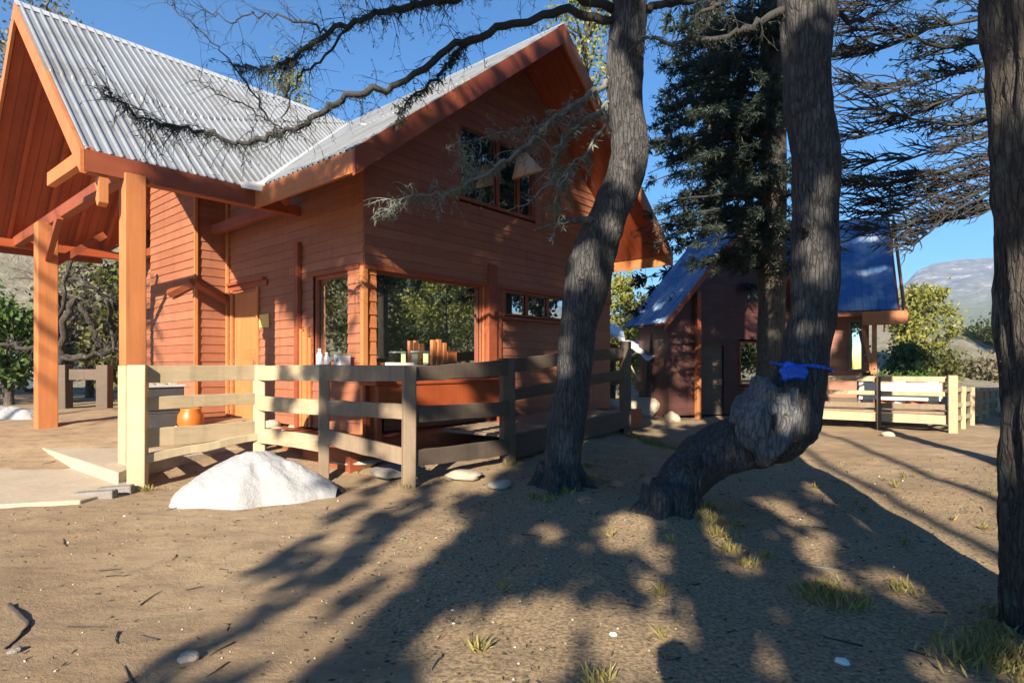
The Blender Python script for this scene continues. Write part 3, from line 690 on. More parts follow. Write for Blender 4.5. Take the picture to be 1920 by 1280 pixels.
v = P(1205, 728, 17); rock('rubble_heap', v.x, 17.4, .5, 'sunlit pale rubble heap under the tarp shelter', seed=41, flat=.8)
for i, (px, py) in enumerate([(1110,742),(1128,748),(1146,742),(1160,750),(1120,758),(1150,760)]):
    d = 14.5; v = P(px, py, d); rock('stone', v.x, d, .2, 'boulder in the sunlit row beyond the boardwalk', group='boulders beyond the boardwalk', seed=50+i, z=.45)
for i, (px, py) in enumerate([(1615,790),(1665,815),(1700,795)]):
    x, y = pg(px, py); rock('stone', x, y, .14 - .02*i, ['dark rock under the left end of the cabin deck', 'flat white stone in front of the cabin deck', 'small grey stone under the cabin deck edge'][i], ['dkstone', 'stone', 'dkstone'][i], seed=60+i, flat=.5)
# ------------------------------------------------------------------ things on the porch
box = thing('storage_bin', (-5.95, 9.9, G(-5.95, 9.9)), 'dark grey metal storage bin behind the cream fence', 'bin', rz=R(49.5))
mb = MB(); mb.box(-.30, .30, -.25, .25, 0, .36); mb.box(-.28, .28, -.23, .23, .36, .42); mb.build('body', M['charcoal'], box, bevel=.01)
mb = MB(); mb.box(-.30, .30, -.25, .25, .42, .80); mb.build('upper_body', M['charcoal'], box, bevel=.01)
mb = MB(); mb.box(-.33, .33, -.28, .28, .80, .84); mb.build('lid', M['flash'], box, bevel=.008)
for k in range(3): mb = MB(); mb.box(-.24+.18*k, -.12+.18*k, -.1, .05, .84, .89); mb.build('latch', M['concrete'], box, bevel=.006)
def shell():
    t = thing('watering_can', (-5.62, 9.55, G(-5.62, 9.55)), 'small white plastic can on the ground by the grey bin', 'watering can')
    mb = MB(); mb.lathe([(.10,0),(.11,.02),(.10,.16),(.07,.2),(.065,.2)], 18); mb.build('body', M['white'], t, smooth=True)
    mb = MB(); mb.tube(spline([(.08,0,.18),(.16,0,.22),(.19,0,.12),(.10,0,.05)], 6), .014, 8); mb.build('handle', M['white'], t, smooth=True)
    mb = MB(); mb.tube([(-.09,0,.06),(-.3,0,.1)], [.025,.018], 8); mb.build('spout', M['white'], t, smooth=True)
shell()
t = thing('clay_pot', (-5.42, 9.9, G(-5.42, 9.9)), 'round bright orange clay pot on the ground behind the fence', 'pot')
mb = MB(); mb.lathe([(.10,0),(.16,.06),(.205,.2),(.195,.32),(.15,.40),(.16,.43),(.14,.43),(.12,.36)], 28); mb.build('body', M['clay'], t, smooth=True)
mb = MB(); mb.lathe([(.135,.385),(.135,.39)], 20); mb.build('soil', M['dark'], t)
def onc(a, b): v = HW(a, b, 1.497); return v
t = thing('water_bottle', onc(.68, 1.95), 'small clear bluish bottle standing on the counter end', 'bottle')
mb = MB(); mb.lathe([(.045,0),(.048,.02),(.045,.1),(.048,.16),(.02,.21),(.02,.23)], 16); mb.build('body', simple('pale_blue_plastic', (.45,.55,.68), .2), t, smooth=True)
mb = MB(); mb.lathe([(.024,.23),(.024,.255)], 12); mb.build('cap', M['white'], t)
t = thing('water_bottle', onc(.70, 1.78), 'second shorter grey bottle beside the bluish bottle', 'bottle')
mb = MB(); mb.lathe([(.04,0),(.042,.02),(.04,.12),(.018,.16),(.018,.175)], 16); mb.build('body', simple('grey_plastic', (.4,.42,.45), .3), t, smooth=True)
mb = MB(); mb.lathe([(.021,.175),(.021,.195)], 12); mb.build('cap', M['white'], t)
t = thing('carton', onc(.70, 1.36), 'small white carton with a red blot printed on it', 'carton', rz=HROT)
mb = MB(); mb.box(-.085,.085,-.085,.085,0,.15); mb.build('body', M['white'], t, bevel=.004)
mb = MB(); mb.box(-.092,.092,-.092,.092,.15,.175); mb.build('lid', M['cream'], t, bevel=.004)
mb = MB()
for dx, dz, s in ((0,.08,.032),(-.02,.055,.024),(.025,.06,.02)): mb.box(-.0875,-.0855,-dx-s/2,-dx+s/2,dz-s/2,dz+s/2)
mb.build('print', simple('red_print', (.55,.10,.05), .6), t)
t = thing('glass_jar', onc(1.85, .95), 'clear greenish glass jar on the counter before the window', 'jar', rz=HROT)
mb = MB(); mb.box(-.105,.105,-.09,.09,.003,.20); mb.build('body', M['clear'], t, bevel=.012)
mb = MB(); mb.box(-.11,.11,-.095,.095,.20,.225); mb.build('lid', M['white'], t, bevel=.006)
t = thing('wooden_rack', onc(2.22, .95), 'orange wooden slat rack standing on the counter', 'rack', rz=HROT)
for k in range(3): mb = MB(); mb.box(-.13+.12*k, -.055+.12*k, -.04, .03, 0, .44 - .05*abs(k-.6)); mb.build('slat', M['orange'], t, bevel=.006)
mb = MB(); mb.box(-.14,.2,.031,.05,.1,.16); mb.build('crossbar', M['orange_h'], t)
t = thing('wooden_block', onc(2.52, .98), 'low square orange block beside the slat rack', 'block', rz=HROT)
mb = MB(); mb.box(-.11,.11,-.08,.08,0,.22); mb.build('body', M['orange_h'], t, bevel=.01); mb = MB(); mb.box(-.115,.115,-.085,.085,.22,.235); mb.build('lid', M['dkred'], t)
t = thing('white_tray', onc(1.45, .95), 'low white tray lying on the counter beside the jar', 'tray', rz=HROT)
mb = MB(); mb.box(-.2,.2,-.1,.1,0,.012); mb.build('base', M['white'], t)
mb = MB(); mb.box(-.2,.2,-.1,-.085,.012,.04); mb.box(-.2,.2,.085,.1,.012,.04); mb.box(-.2,-.185,-.085,.085,.012,.04); mb.box(.185,.2,-.085,.085,.012,.04); mb.build('rim', M['white'], t)
t = thing('table', HW(.5, .28, PF), 'long red painted table below the big lodge window', 'table', rz=HROT)
for k in range(2): mb = MB(); mb.box(0, 2.75, -.02+.2*k, .17+.2*k, .76, .81); mb.build('tabletop_board', M['soffit'], t, bevel=.008)
mb = MB(); mb.box(.05, 2.7, .0, .03, .42, .755); mb.build('apron', M['soffit'], t)
for a in (.1, 2.6):
    for b in (.06, .33): mb = MB(); mb.box(a-.04, a+.04, b-.02, b+.05, 0, .757); mb.build('leg', M['dkred'], t, bevel=.006)
t = thing('cushion', HW(.62, .36, PF+.81), 'folded coral red cushion on the left end of the table', 'cushion', rz=HROT)
mb = MB()
for k in range(2): mb.lathe([(.01,.0+.075*k),(.17,.005+.075*k),(.2,.035+.075*k),(.17,.068+.075*k),(.01,.074+.075*k)], 22)
mb.build('fabric', simple('coral_cloth', (.55,.13,.06), .85, sc=14), t, smooth=True)
# lamp on the gable
lp = HW(4.25, .68, 5.05)
t = thing('wall_lamp', lp, 'beige cone lamp shade hung before the gable window', 'lamp')
mb = MB(); mb.lathe([(.07,.40),(.09,.40),(.30,.02),(.285,.0),(.07,.36)], 30); o = mb.build('lamp_shade', M['shade'], t, smooth=True); o.rotation_euler = (R(14), R(-16), 0)
mb = MB(); mb.tube([(0,0,.38),(.05,0,.9),(.2,.3,1.15)], .014, 8); mb.build('arm', M['rust'], t)
mb = MB(); mb.lathe([(.012,.1),(.05,.13),(.06,.2),(.03,.3)], 14); mb.build('bulb', M['white'], t, smooth=True)
# shelter beyond the boardwalk
t = thing('lean_to', (2.6, 17, 0), 'grey roofed open lean to with rough dark poles', 'shelter'); t.location = (0, 0, 0)
mb = MB(); a, b, c, d_ = P(1098, 612, 16.4), P(1172, 642, 16.2), P(1168, 622, 18.6), P(1100, 592, 18.8)
mb.prism([a, b, c, d_], (0, 0, .1)); mb.build('roof', M['tarp_pale'], t)
for px, yt in ((1122, 640), (1148, 645), (1166, 650), (1106, 640)):
    v = P(px, yt, 17); mb = MB(); mb.tube([(v.x, 17, -.1), (v.x+.02, 17, v.z)], .09, 8, .2); mb.build('pole', M['bark_dark'], t, smooth=True)
for py, h in ((675, .16), (714, .3)):
    a, b = P(1095, py, 16.85), P(1172, py-4, 16.85); mb = MB(); mb.beam(a, b, .07, h); mb.build('rail', M['dk_wood'], t)
a, b = P(1112, 632, 16.7), P(1160, 655, 16.7); mb = MB(); mb.beam(a, b, .06, .14); mb.build('brace', M['dk_wood'], t)
t = thing('tarp_shelter', (3.9, 18.5, 0), 'sagging pale and blue tarp tied to a grey post by the cabin', 'tarp'); t.location = (0, 0, 0)
def cloth(name, c, mat, sag=.2, n=10, seed=0):
    V = []; 
    for j in range(n+1):
        for i in range(n+1):
            u, v = i/n, j/n; p = (c[0]*(1-u)+c[1]*u)*(1-v) + (c[3]*(1-u)+c[2]*u)*v
            p = p + Vector((0, .12*mnoise.noise(Vector((u*4+seed, v*4, 0))), -sag*4*u*(1-u)*v*(1-v)*2 + .08*mnoise.noise(Vector((u*5, v*5+seed, 3))))); V.append(p)
    i = np.arange((n+1)**2).reshape(n+1, n+1); Fq = np.stack([i[:-1,:-1], i[:-1,1:], i[1:,1:], i[1:,:-1]], -1).reshape(-1, 4)
    o = mesh_np(name, np.array(V), Fq, mat, t, smooth=True); md = o.modifiers.new('thick', 'SOLIDIFY'); md.thickness = .015; return o
cloth('pale_sheet', [P(1168, 640, 17.6), P(1216, 676, 16.9), P(1250, 650, 17.8), P(1240, 636, 20)], M['tarp_pale'])
cloth('blue_sheet', [P(1222, 668, 17.3), P(1256, 655, 17.6), P(1258, 690, 17.8), P(1226, 694, 17.5)], M['tarp_blue'], .05, seed=4)
v = P(1219, 620, 17.4); mb = MB(); mb.tube([(v.x-.02, 17.4, -.1), (v.x, 17.4, 1.4), (v.x+.1, 17.4, v.z)], [.13,.11,.07], 9, .15); mb.build('post', M['bark_grey'], t, smooth=True)
a, b = P(1182, 684, 17.2), P(1198, 715, 17.2); t = thing('shovel', a, 'thin pale shovel handle leaning on the rubble heap', 'shovel'); t.location = (0, 0, 0)
mb = MB(); mb.tube([a, b], .025, 7); mb.build('handle', M['pale_wood'], t); mb = MB(); mb.prism([b + Vector((-.1,0,0)), b + Vector((.1,0,0)), b + Vector((.13,.02,-.22)), b + Vector((.02,.03,-.32)), b + Vector((-.09,.02,-.22))], (0,.02,0)); mb.build('blade', M['rust'], t)
# ------------------------------------------------------------------ far cabin
CRZ = R(19.9); CB = Vector((4.15, 16.0, 0)); cu = Vector((math.cos(CRZ), math.sin(CRZ), 0)); cv = Vector((-math.sin(CRZ), math.cos(CRZ), 0))
cab = thing('cabin', CB, 'small dark red cabin under steep metal roofs with painted sky reflection behind the trees', 'cabin', rz=CRZ)
def K(mb, name, mat, **k): return mb.build(name, M[mat], cab, **k)
e, rr_, sl2 = 2.65, 2.9, 1.09
mb = MB(); ribs(mb, lambda c, s, h: Vector((s-h*.7, c, e+s*sl2+h*.7)), lambda c: (0, rr_), 0, 2.1, .2, .02); K(mb, 'roof', 'sky_tint_roof')
mb = MB(); ribs(mb, lambda c, s, h: Vector((2*rr_-s+h*.7, c, e+s*sl2+h*.7)), lambda c: (0, rr_), 0, 2.1, .2, .02); K(mb, 'roof', 'sky_tint_roof')
mb = MB(); mb.add([(.02,.02,e-.04),(rr_,.02,e+rr_*sl2-.05),(rr_,2.05,e+rr_*sl2-.05),(.02,2.05,e-.04)], [(0,1,2,3)]); mb.add([(2*rr_-.02,.02,e-.04),(rr_,.02,e+rr_*sl2-.05),(rr_,2.05,e+rr_*sl2-.05),(2*rr_-.02,2.05,e-.04)], [(0,1,2,3)]); K(mb, 'soffit', 'dkred')
for s in (0, 1):
    mb = MB(); x0 = 0 if s == 0 else 2*rr_
    board(mb, (x0, -.004*s, e), (rr_, -.004*s, e+rr_*sl2), .2, -.04, (0,1,0)); K(mb, 'bargeboard', 'dkred')
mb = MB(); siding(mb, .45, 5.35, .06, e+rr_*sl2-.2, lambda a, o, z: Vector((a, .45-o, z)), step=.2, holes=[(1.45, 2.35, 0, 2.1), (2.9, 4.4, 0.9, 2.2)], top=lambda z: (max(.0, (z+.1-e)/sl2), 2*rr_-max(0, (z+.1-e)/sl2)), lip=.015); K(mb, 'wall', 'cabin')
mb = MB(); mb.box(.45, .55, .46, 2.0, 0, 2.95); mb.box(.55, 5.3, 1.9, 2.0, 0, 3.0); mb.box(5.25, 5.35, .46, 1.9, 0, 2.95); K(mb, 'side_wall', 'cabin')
mb = MB(); mb.box(1.45, 2.35, .50, .55, .05, 2.1); dr = K(mb, 'door', 'dk_wood'); mb = MB(); mb.box(2.2, 2.24, .46, .5, 1.0, 1.12); mb.build('handle', M['rust'], dr)
mb = MB(); mb.box(1.28, 1.42, .25, .38, -.1, 1.15); K(mb, 'post', 'orange')  # lower end of the dark post, sunlight on it painted as orange
mb = MB(); mb.box(1.285, 1.415, .255, .375, 1.15, 3.6); K(mb, 'post', 'dkred')
mb = MB()
for x in (2.9, 4.36): mb.box(x, x+.05, .40, .47, .9, 2.2)
mb.box(2.95, 4.36, .40, .47, .9, .95); mb.box(2.95, 4.36, .40, .47, 2.15, 2.2); mb.box(3.62, 3.66, .41, .46, .95, 2.15); wn = K(mb, 'window', 'dkred')
mb = MB(); mb.add([(2.92,.48,.92),(4.38,.48,.92),(4.38,.48,2.18),(2.92,.48,2.18)], [(0,1,2,3)]); mb.build('pane', M['glass'], wn)
# right wing, turned towards the yard
wang = math.atan2(-.45, .89)
def K2(mb, name, mat, **k):
    o = mb.build(name, M[mat], cab, **k); c_, s_ = math.cos(-CRZ), math.sin(-CRZ); x_, y_ = 11.25 - CB.x, 17.0 - CB.y
    o.location = (x_*c_ - y_*s_, x_*s_ + y_*c_, 0); o.rotation_euler.z = wang - CRZ; return o
WE, WR, wb0, wb1, wa0, wa1 = 3.12, 6.4, 0, 2.6, -4.2, 0
ws = (WR-WE)/(wb1-wb0)
mb = MB(); ribs(mb, lambda c, s, h: Vector((c, s-h*.7, WE+s*ws+h*.6)), lambda c: (0, wb1), wa0, wa1, .2, .02); K2(mb, 'wing_roof', 'sky_tint_roof')
mb = MB(); ribs(mb, lambda c, s, h: Vector((c, 2*wb1-s+h*.7, WE+s*ws+h*.6)), lambda c: (0, wb1), wa0, wa1, .2, .02); K2(mb, 'wing_roof', 'sky_tint_roof')
for s in (0, 1):
    mb = MB(); b0 = -.05 if s == 0 else 2*wb1+.05
    board(mb, (wa1+.14, b0, WE-.02), (wa1+.14, wb1, WR+.04), .40, -.05, (1,0,0)); K2(mb, 'bargeboard', 'orange_h')
mb = MB(); board(mb, (-.95, -.03, WE-.05), (wa1+.18, -.03, WE-.05), .40, -.04, (0,1,0)); K2(mb, 'fascia', 'orange_h')
mb = MB(); board(mb, (wa0, -.02, WE-.03), (-.96, -.02, WE-.03), .14, -.04, (0,1,0)); K2(mb, 'fascia', 'dkred')
mb = MB(); mb.add([(wa0, .02, WE-.04), (wa1, .02, WE-.04), (wa1, wb1, WR-.06), (wa0, wb1, WR-.06)], [(0,1,2,3)]); mb.add([(wa0, 2*wb1-.02, WE-.04), (wa1, 2*wb1-.02, WE-.04), (wa1, wb1, WR-.06), (wa0, wb1, WR-.06)], [(0,1,2,3)]); K2(mb, 'wing_soffit', 'dkred')
mb = MB(); siding(mb, -3.4, -.72, .5, 3.8, lambda a, o, z: Vector((a, .7-o, z)), step=.2, holes=[(-1.27, -.86, 1.3, 2.9)], lip=.015); K2(mb, 'wing_wall', 'wall')
mb = MB(); mb.box(-3.4, -.72, .62, .7, -.1, .5); mb.box(-.80, -.72, .7, 4.4, 0, 3.9); mb.box(-3.4, -.80, 4.3, 4.4, 0, 3.6); K2(mb, 'wing_base', 'dk_wood')
mb = MB()
for x in (-1.27, -.92): mb.box(x, x+.06, .63, .72, 1.3, 2.9)
mb.box(-1.21, -.92, .63, .72, 1.3, 1.37); mb.box(-1.21, -.92, .63, .72, 2.83, 2.9); wn = K2(mb, 'window', 'grey_wood')
mb = MB(); mb.add([(-1.24,.715,1.33),(-.89,.715,1.33),(-.89,.715,2.87),(-1.24,.715,2.87)], [(0,1,2,3)]); mb.build('pane', M['glass'], wn)
mb = MB(); mb.box(-.69, -.57, .06, .17, 0, 3.1); K2(mb, 'post', 'orange'); mb = MB(); mb.beam((-.66, .12, 1.2), (-.92, .12, 2.6), .06, .1); K2(mb, 'brace', 'orange')
for k in range(4): mb = MB(); mb.box(-.86, -.70, .2, .5, 1.25+.26*k, 1.31+.26*k); K2(mb, 'step', 'orange_h')
# cabin deck with its railing
t = thing('cabin_deck', (8.6, 13.8, 0), 'timber deck with rails in front of the far cabin', 'deck'); t.location = (0, 0, 0)
D0, D1 = Vector((7.35, 14.35, 0)), Vector((9.75, 13.0, 0)); du = (D1-D0).normalized(); dn = Vector((-du.y, du.x, 0))
mb = MB()
for k in range(11):
    a = D0 + dn*(.0+.19*k); b = D1 + dn*(.0+.19*k); mb.hexa([a+Vector((0,0,.40)), b+Vector((0,0,.40)), b+dn*.17+Vector((0,0,.40)), a+dn*.17+Vector((0,0,.40))], [a+Vector((0,0,.45)), b+Vector((0,0,.45)), b+dn*.17+Vector((0,0,.45)), a+dn*.17+Vector((0,0,.45))])
mb.build('floor', M['grey_wood'], t)
mb = MB(); mb.beam(D0 - dn*.03 + Vector((0,0,.30)), D1 - dn*.03 + Vector((0,0,.28)), .05, .2); mb.build('edge_board', M['pale_wood'], t)
for k, (f, w_, m, zt) in enumerate(((.0, .12, 'dk_wood', 1.2), (.50, .09, 'dk_wood', 1.24), (1.0, .17, 'pale_wood', 1.27))):
    p = D0.lerp(D1, f) - dn*.1; mb = MB(); post(mb, p.x, p.y, w_, -.15, zt, math.atan2(du.y, du.x)); mb.build('post', M[m], t, bevel=.01)
for z, h, m in ((1.24, .12, 'pale_wood'), (.90, .10, 'pale_wood'), (.62, .12, 'grey_wood')):
    mb = MB(); mb.beam(D0 + Vector((0,0,z-h/2)), D1 + Vector((0,0,z-h/2)), .05, h); mb.build('rail', M[m], t, bevel=.006)
t = thing('display_board', (8.9, 14.9, 0), 'bright white panel standing behind the cabin deck rail', 'panel'); t.location = (0, 0, 0)
a, b = D0.lerp(D1, .36) + dn*.8, D1 + dn*.8 - du*.1
mb = MB(); mb.beam(a + Vector((0,0,.86)), b + Vector((0,0,.86)), .06, .42); mb.build('board', M['pale'], t, bevel=.008)
for p in (a, b): mb = MB(); mb.beam(p + dn*.06 + Vector((0,0,.44)), p + dn*.06 + Vector((0,0,1.1)), .06, .06, up=(1,0,0)); mb.build('leg', M['grey_wood'], t)
for i in range(5):
    p = D0.lerp(D1, .42+.12*i) + dn*1.0; tt = thing('planter_box', (p.x, p.y, .451), 'small planter box in the line along the deck back', 'planter', group='planter boxes on the cabin deck')
    mb = MB(); mb.box(-.13,.13,-.1,.1,0,.75); mb.build('box', M['orange_h' if i % 2 else 'pale'], tt, bevel=.008)
    leaves('plant', np.array([[random.gauss(0,.08), random.gauss(0,.06), .76+abs(random.gauss(0,.06))] for _ in range(60)]), .09, .04, M['leaf_green'], tt)
t = thing('rail_fence', (12, 16, 0), 'low sunlit rail fence running on past the cabin deck', 'fence'); t.location = (0, 0, 0)
q0, q1 = Vector((9.9, 13.1, 0)), Vector((16.2, 19.5, 0))
for k in range(6):
    p = q0.lerp(q1, (k+.6)/6); mb = MB(); post(mb, p.x, p.y, .11, -.1, 1.0-.06*k); mb.build('post', M['pale_wood'], t)
for zz in (.95, .60, .30): mb = MB(); mb.beam(q0 + Vector((0,0,zz)), q1 + Vector((0,0,zz-.25)), .05, .10); mb.build('rail', M['pale_wood'], t)
for i in range(4):
    p = Vector((14.6 + .55*i, 17.2 + .3*i, 0)); tt = thing('white_crate', (p.x, p.y, G(p.x, p.y)), 'white crate in the bright row beyond the rail fence', 'crate', group='white crates beyond the fence')
    mb = MB(); mb.box(-.2,.2,-.2,.2,.12,.5); mb.build('body', M['pale'], tt, bevel=.01); mb = MB(); mb.box(-.22,.22,-.22,.22,.5,.55); mb.build('lid', M['white'], tt)
    mb = MB(); [mb.box(x-.03,x+.03,y-.03,y+.03,0,.12) for x in (-.15,.15) for y in (-.15,.15)]; mb.build('feet', M['grey_wood'], tt)
# white car among the bushes on the left
t = thing('parked_car', (-18.0, 20.6, HZ(-18, 20.6)+.1), 'white parked car half hidden by bushes at far left', 'car', rz=R(15))
prof = [(-2.0,.35),(-2.05,.7),(-1.9,.95),(-1.2,1.02),(-.6,1.42),(.7,1.45),(1.35,1.05),(1.95,.95),(2.1,.65),(2.05,.35)]
mb = MB(); mb.prism([(x, -.82, z) for x, z in prof], (0, 1.64, 0)); bd = mb.build('body', M['car_white'], t, bevel=.08)
for s in (-1, 1):
    mb = MB(); mb.prism([(-1.0, s*.835, 1.02), (-.55, s*.835, 1.36), (.62, s*.835, 1.38), (1.1, s*.835, 1.03)], (0, -.02*s, 0)); mb.build('window', M['glass'], t)
    for x in (-1.3, 1.3):
        mb = MB(); mb.tube([(x, s*.70, .33), (x, s*.86, .33)], .33, 20); wh = mb.build('wheel', M['rubber'], t); mb = MB(); mb.tube([(x, s*.80, .33), (x, s*.87, .33)], .2, 16); mb.build('rim', M['flash'], wh)
# ------------------------------------------------------------------ near trees
def path(rows, d, sub=5, jit=.0):
    """rows (px, py, half width px[, depth])"""
    pts = [P(r[0], r[1], r[3] if len(r) > 3 else d) for r in rows]; rad = [r[2] / F * (r[3] if len(r) > 3 else d) for r in rows]
    q = spline(pts, sub, jit); return q, lerp_list(rad, len(q))
def roots(mb, base, r, n, ln, seed):
    random.seed(seed)
    for k in range(n):
        th = 2*math.pi*k/n + random.uniform(-.3, .3); l = ln*random.uniform(.6, 1.2); pts = []; 
        for j in range(6):
            f = j/5; x = base.x + math.cos(th)*(r*.6 + l*f); y = base.y + math.sin(th)*(r*.6 + l*f)
            pts.append((x, y, G(x, y) + (.16*(1-f)**2 - .05*f)*(r/.2)))
        mb.tube(pts, lerp_list([r*.5, r*.3, r*.12], 6), 8, .25, seed)
def branch(mb, pts, r0, r1, n=6, jit=.02, sub=6, rough=.2):
    q = spline(pts, sub, jit); mb.tube(q, lerp_list([r0, (r0+r1)*.5, r1], len(q)), n, rough, random.random()*9); return q
def twigs(mb, q, count, ln, r, droop=.6, spread=1.0, dirv=None, t0=.1, sub=2, acc=None, side=None):
    for _ in range(count):
        f = random.uniform(t0, 1); i = min(len(q)-2, int(f*(len(q)-1))); p = q[i].lerp(q[i+1], random.random())
        ax = (q[i+1]-q[i]).normalized()
        dv = Vector([random.gauss(0, spread) for _ in range(3)]) + ax*.5
        if dirv: dv = dv*.45 + Vector(dirv)
        dv = (dv - ax*dv.dot(ax)*.3).normalized(); l = ln*random.uniform(.4, 1.25); pts = [p]
        for k in range(4):
            dv = (dv + Vector((0, 0, -droop*.25)) + Vector([random.gauss(0, .16) for _ in range(3)])).normalized(); pts.append(pts[-1] + dv*l/4)
        mb.tube(pts, lerp_list([r, r*.35], 5), 3, cap=False)
        if acc is not None: acc += pts[1:]
        for s in range(sub):
            b = pts[random.randint(1, 3)]; dv2 = (dv + Vector([random.gauss(0, .7) for _ in range(3)]) + Vector((0,0,-droop*.4))).normalized(); l2 = l*random.uniform(.25, .6)
            pp = [b, b + dv2*l2*.5, b + (dv2 + Vector((0,0,-droop*.3))).normalized()*l2]; mb.tube(pp, [r*.6, r*.45, r*.2], 3, cap=False)
            if acc is not None: acc += pp[1:]
# tree A: bent grey trunk before the gable
random.seed(11)
tA = thing('crooked_tree', on(.57, 7.0), 'slender crooked grey tree with dead lichen hung boughs before the gable', 'tree'); tA.location = (0, 0, 0)
q, r = path([(1040,960,58),(1046,925,47),(1055,880,35),(1062,800,33),(1070,740,35),(1079,660,34),(1086,600,35),(1107,500,39),(1143,400,36),(1172,330,37),(1181,272,38),(1172,220,34),(1168,150,32),(1177,60,32),(1183,0,33),(1190,-150,28),(1200,-400,20),(1200,-950,9)], 7.0, 6)
mb = MB(); mb.tube(q, r, 30, .22, 3, fr=4.5, zf=.35); roots(mb, Vector((.57, 7.0, 0)), .24, 6, .35, 5); mb.build('trunk', M['bark_grey'], tA, smooth=True)
def bough(parent, name, rows, d, r0, r1, mat='twig', tw=(40, .35, .006), droop=.7, moss=0, mossmat='needle', ml=.055, mw=.009, sub=2, jit=.02):
    pts = [P(a, b, c) for a, b, c in rows]; mb = MB(); q = branch(mb, pts, r0, r1, 7, jit); acc = []
    twigs(mb, q, tw[0], tw[1], tw[2], droop, acc=acc, sub=sub); o = mb.build(name, M[mat], parent, smooth=True)
    if moss:
        C = []; moss = int(moss*2.2)
        for _ in range(moss):
            i = random.randint(0, len(q)-2); p = q[i].lerp(q[i+1], random.random()); C.append(p + Vector((random.gauss(0,.02), random.gauss(0,.03), -abs(random.gauss(0,.025)))))
        for p in acc[::max(1, len(acc)//max(1, moss))]: C.append(p)
        leaves('lichen' if mossmat == 'lichen' else 'needles', np.array(C), ml, mw, M[mossmat], o, droop=.9)
    return q
bough(tA, 'bough', [(1150,38,6.95),(1050,22,6.8),(930,55,6.7),(840,97,6.6),(740,160,6.5),(640,187,6.4),(584,223,6.35),(515,251,6.3),(464,263,6.3),(412,259,6.3),(344,237,6.3),(309,234,6.3),(268,220,6.3),(223,189,6.3),(192,161,6.3)], 0, .050, .006, 'twig', (120, .40, .005), .5, 900, 'needle')
bough(tA, 'bough', [(1155,20,7.0),(1000,-30,6.7),(880,-12,6.4),(812,4,6.3),(742,14,6.2),(683,38,6.2),(617,64,6.2),(567,96,6.2),(533,121,6.2),(490,128,6.2),(440,122,6.2)], 0, .055, .008, 'twig', (110, .36, .005), .6, 1100, 'needle')
bough(tA, 'bough', [(660,45,6.2),(600,110,6.3),(565,140,6.3),(535,210,6.3),(515,260,6.35)], 0, .016, .005, 'twig', (25, .3, .004), .5)
bough(tA, 'bough', [(620,64,6.2),(550,40,6.2),(480,25,6.2),(430,40,6.2),(370,10,6.2)], 0, .013, .004, 'twig', (26, .35, .004), .2)
bough(tA, 'bough', [(520,250,6.3),(480,180,6.35),(440,130,6.4),(390,70,6.5),(330,20,6.5),(300,-10,6.5)], 0, .012, .003, 'twig', (40, .35, .0035), -.1)
bough(tA, 'bough', [(560,250,6.3),(480,215,6.35),(420,180,6.4),(360,150,6.5)], 0, .010, .003, 'twig', (30, .35, .0035), .0)
bough(tA, 'bough', [(870,80,6.65),(856,100,6.6),(837,122,6.6),(804,160,6.6),(768,192,6.6),(745,225,6.6)], 0, .022, .012, 'twig', (14, .25, .005), .8, 420, 'needle', .07, .012)
bough(tA, 'bough', [(1140,150,7.0),(1095,185,6.8),(1050,215,6.65),(1000,262,6.5),(945,300,6.4),(895,340,6.35),(830,362,6.3),(760,370,6.3),(705,410,6.3)], 0, .035, .006, 'twig_pale', (80, .30, .006), .7, 380, 'lichen', .07, .010)
bough(tA, 'bough', [(1145,190,7.0),(1100,225,6.7),(1060,260,6.55),(1040,300,6.5),(1036,345,6.5)], 0, .022, .012, 'twig_pale', (12, .3, .007), 1.2, 160, 'lichen', .10, .016)
bough(tA, 'bough', [(1135,235,7.0),(1085,300,6.5),(1060,330,6.45),(1040,370,6.45),(1055,420,6.45)], 0, .018, .007, 'twig_pale', (16, .22, .006), 1.0, 110, 'lichen', .10, .016)
bough(tA, 'bough', [(1130,215,7.0),(1050,232,6.6),(980,238,6.5),(900,260,6.4)], 0, .014, .004, 'twig_pale', (22, .25, .004), .6, 120, 'lichen')
bough(tA, 'bough', [(1060,330,6.45),(1000,372,6.4),(950,395,6.4)], 0, .010, .004, 'twig_pale', (8, .2, .004), .4)
bough(tA, 'bough', [(900,330,6.35),(870,300,6.4),(862,260,6.4)], 0, .008, .003, 'twig_pale', (26, .22, .004), .2, 60, 'lichen')
mb = MB(); branch(mb, [P(1135,412,7.0), P(1090,412,6.8), P(1045,418,6.6), P(1000,433,6.5)], .05, .006, 8, .006); mb.build('dead_stub', M['burl'], tA, smooth=True)
bough(tA, 'bough', [(1190,30,7.0),(1225,14,7.1),(1280,4,7.3),(1345,-10,7.6),(1420,-30,8)], 0, .05, .02, 'twig', (22, .4, .007), .5, 120, 'needle')
bough(tA, 'bough', [(1190,-60,7.0),(1100,-90,6.4),(960,-70,5.9),(820,-60,5.7),(650,-40,5.6)], 0, .05, .008, 'twig', (60, .5, .006), 1.1, 400, 'needle')
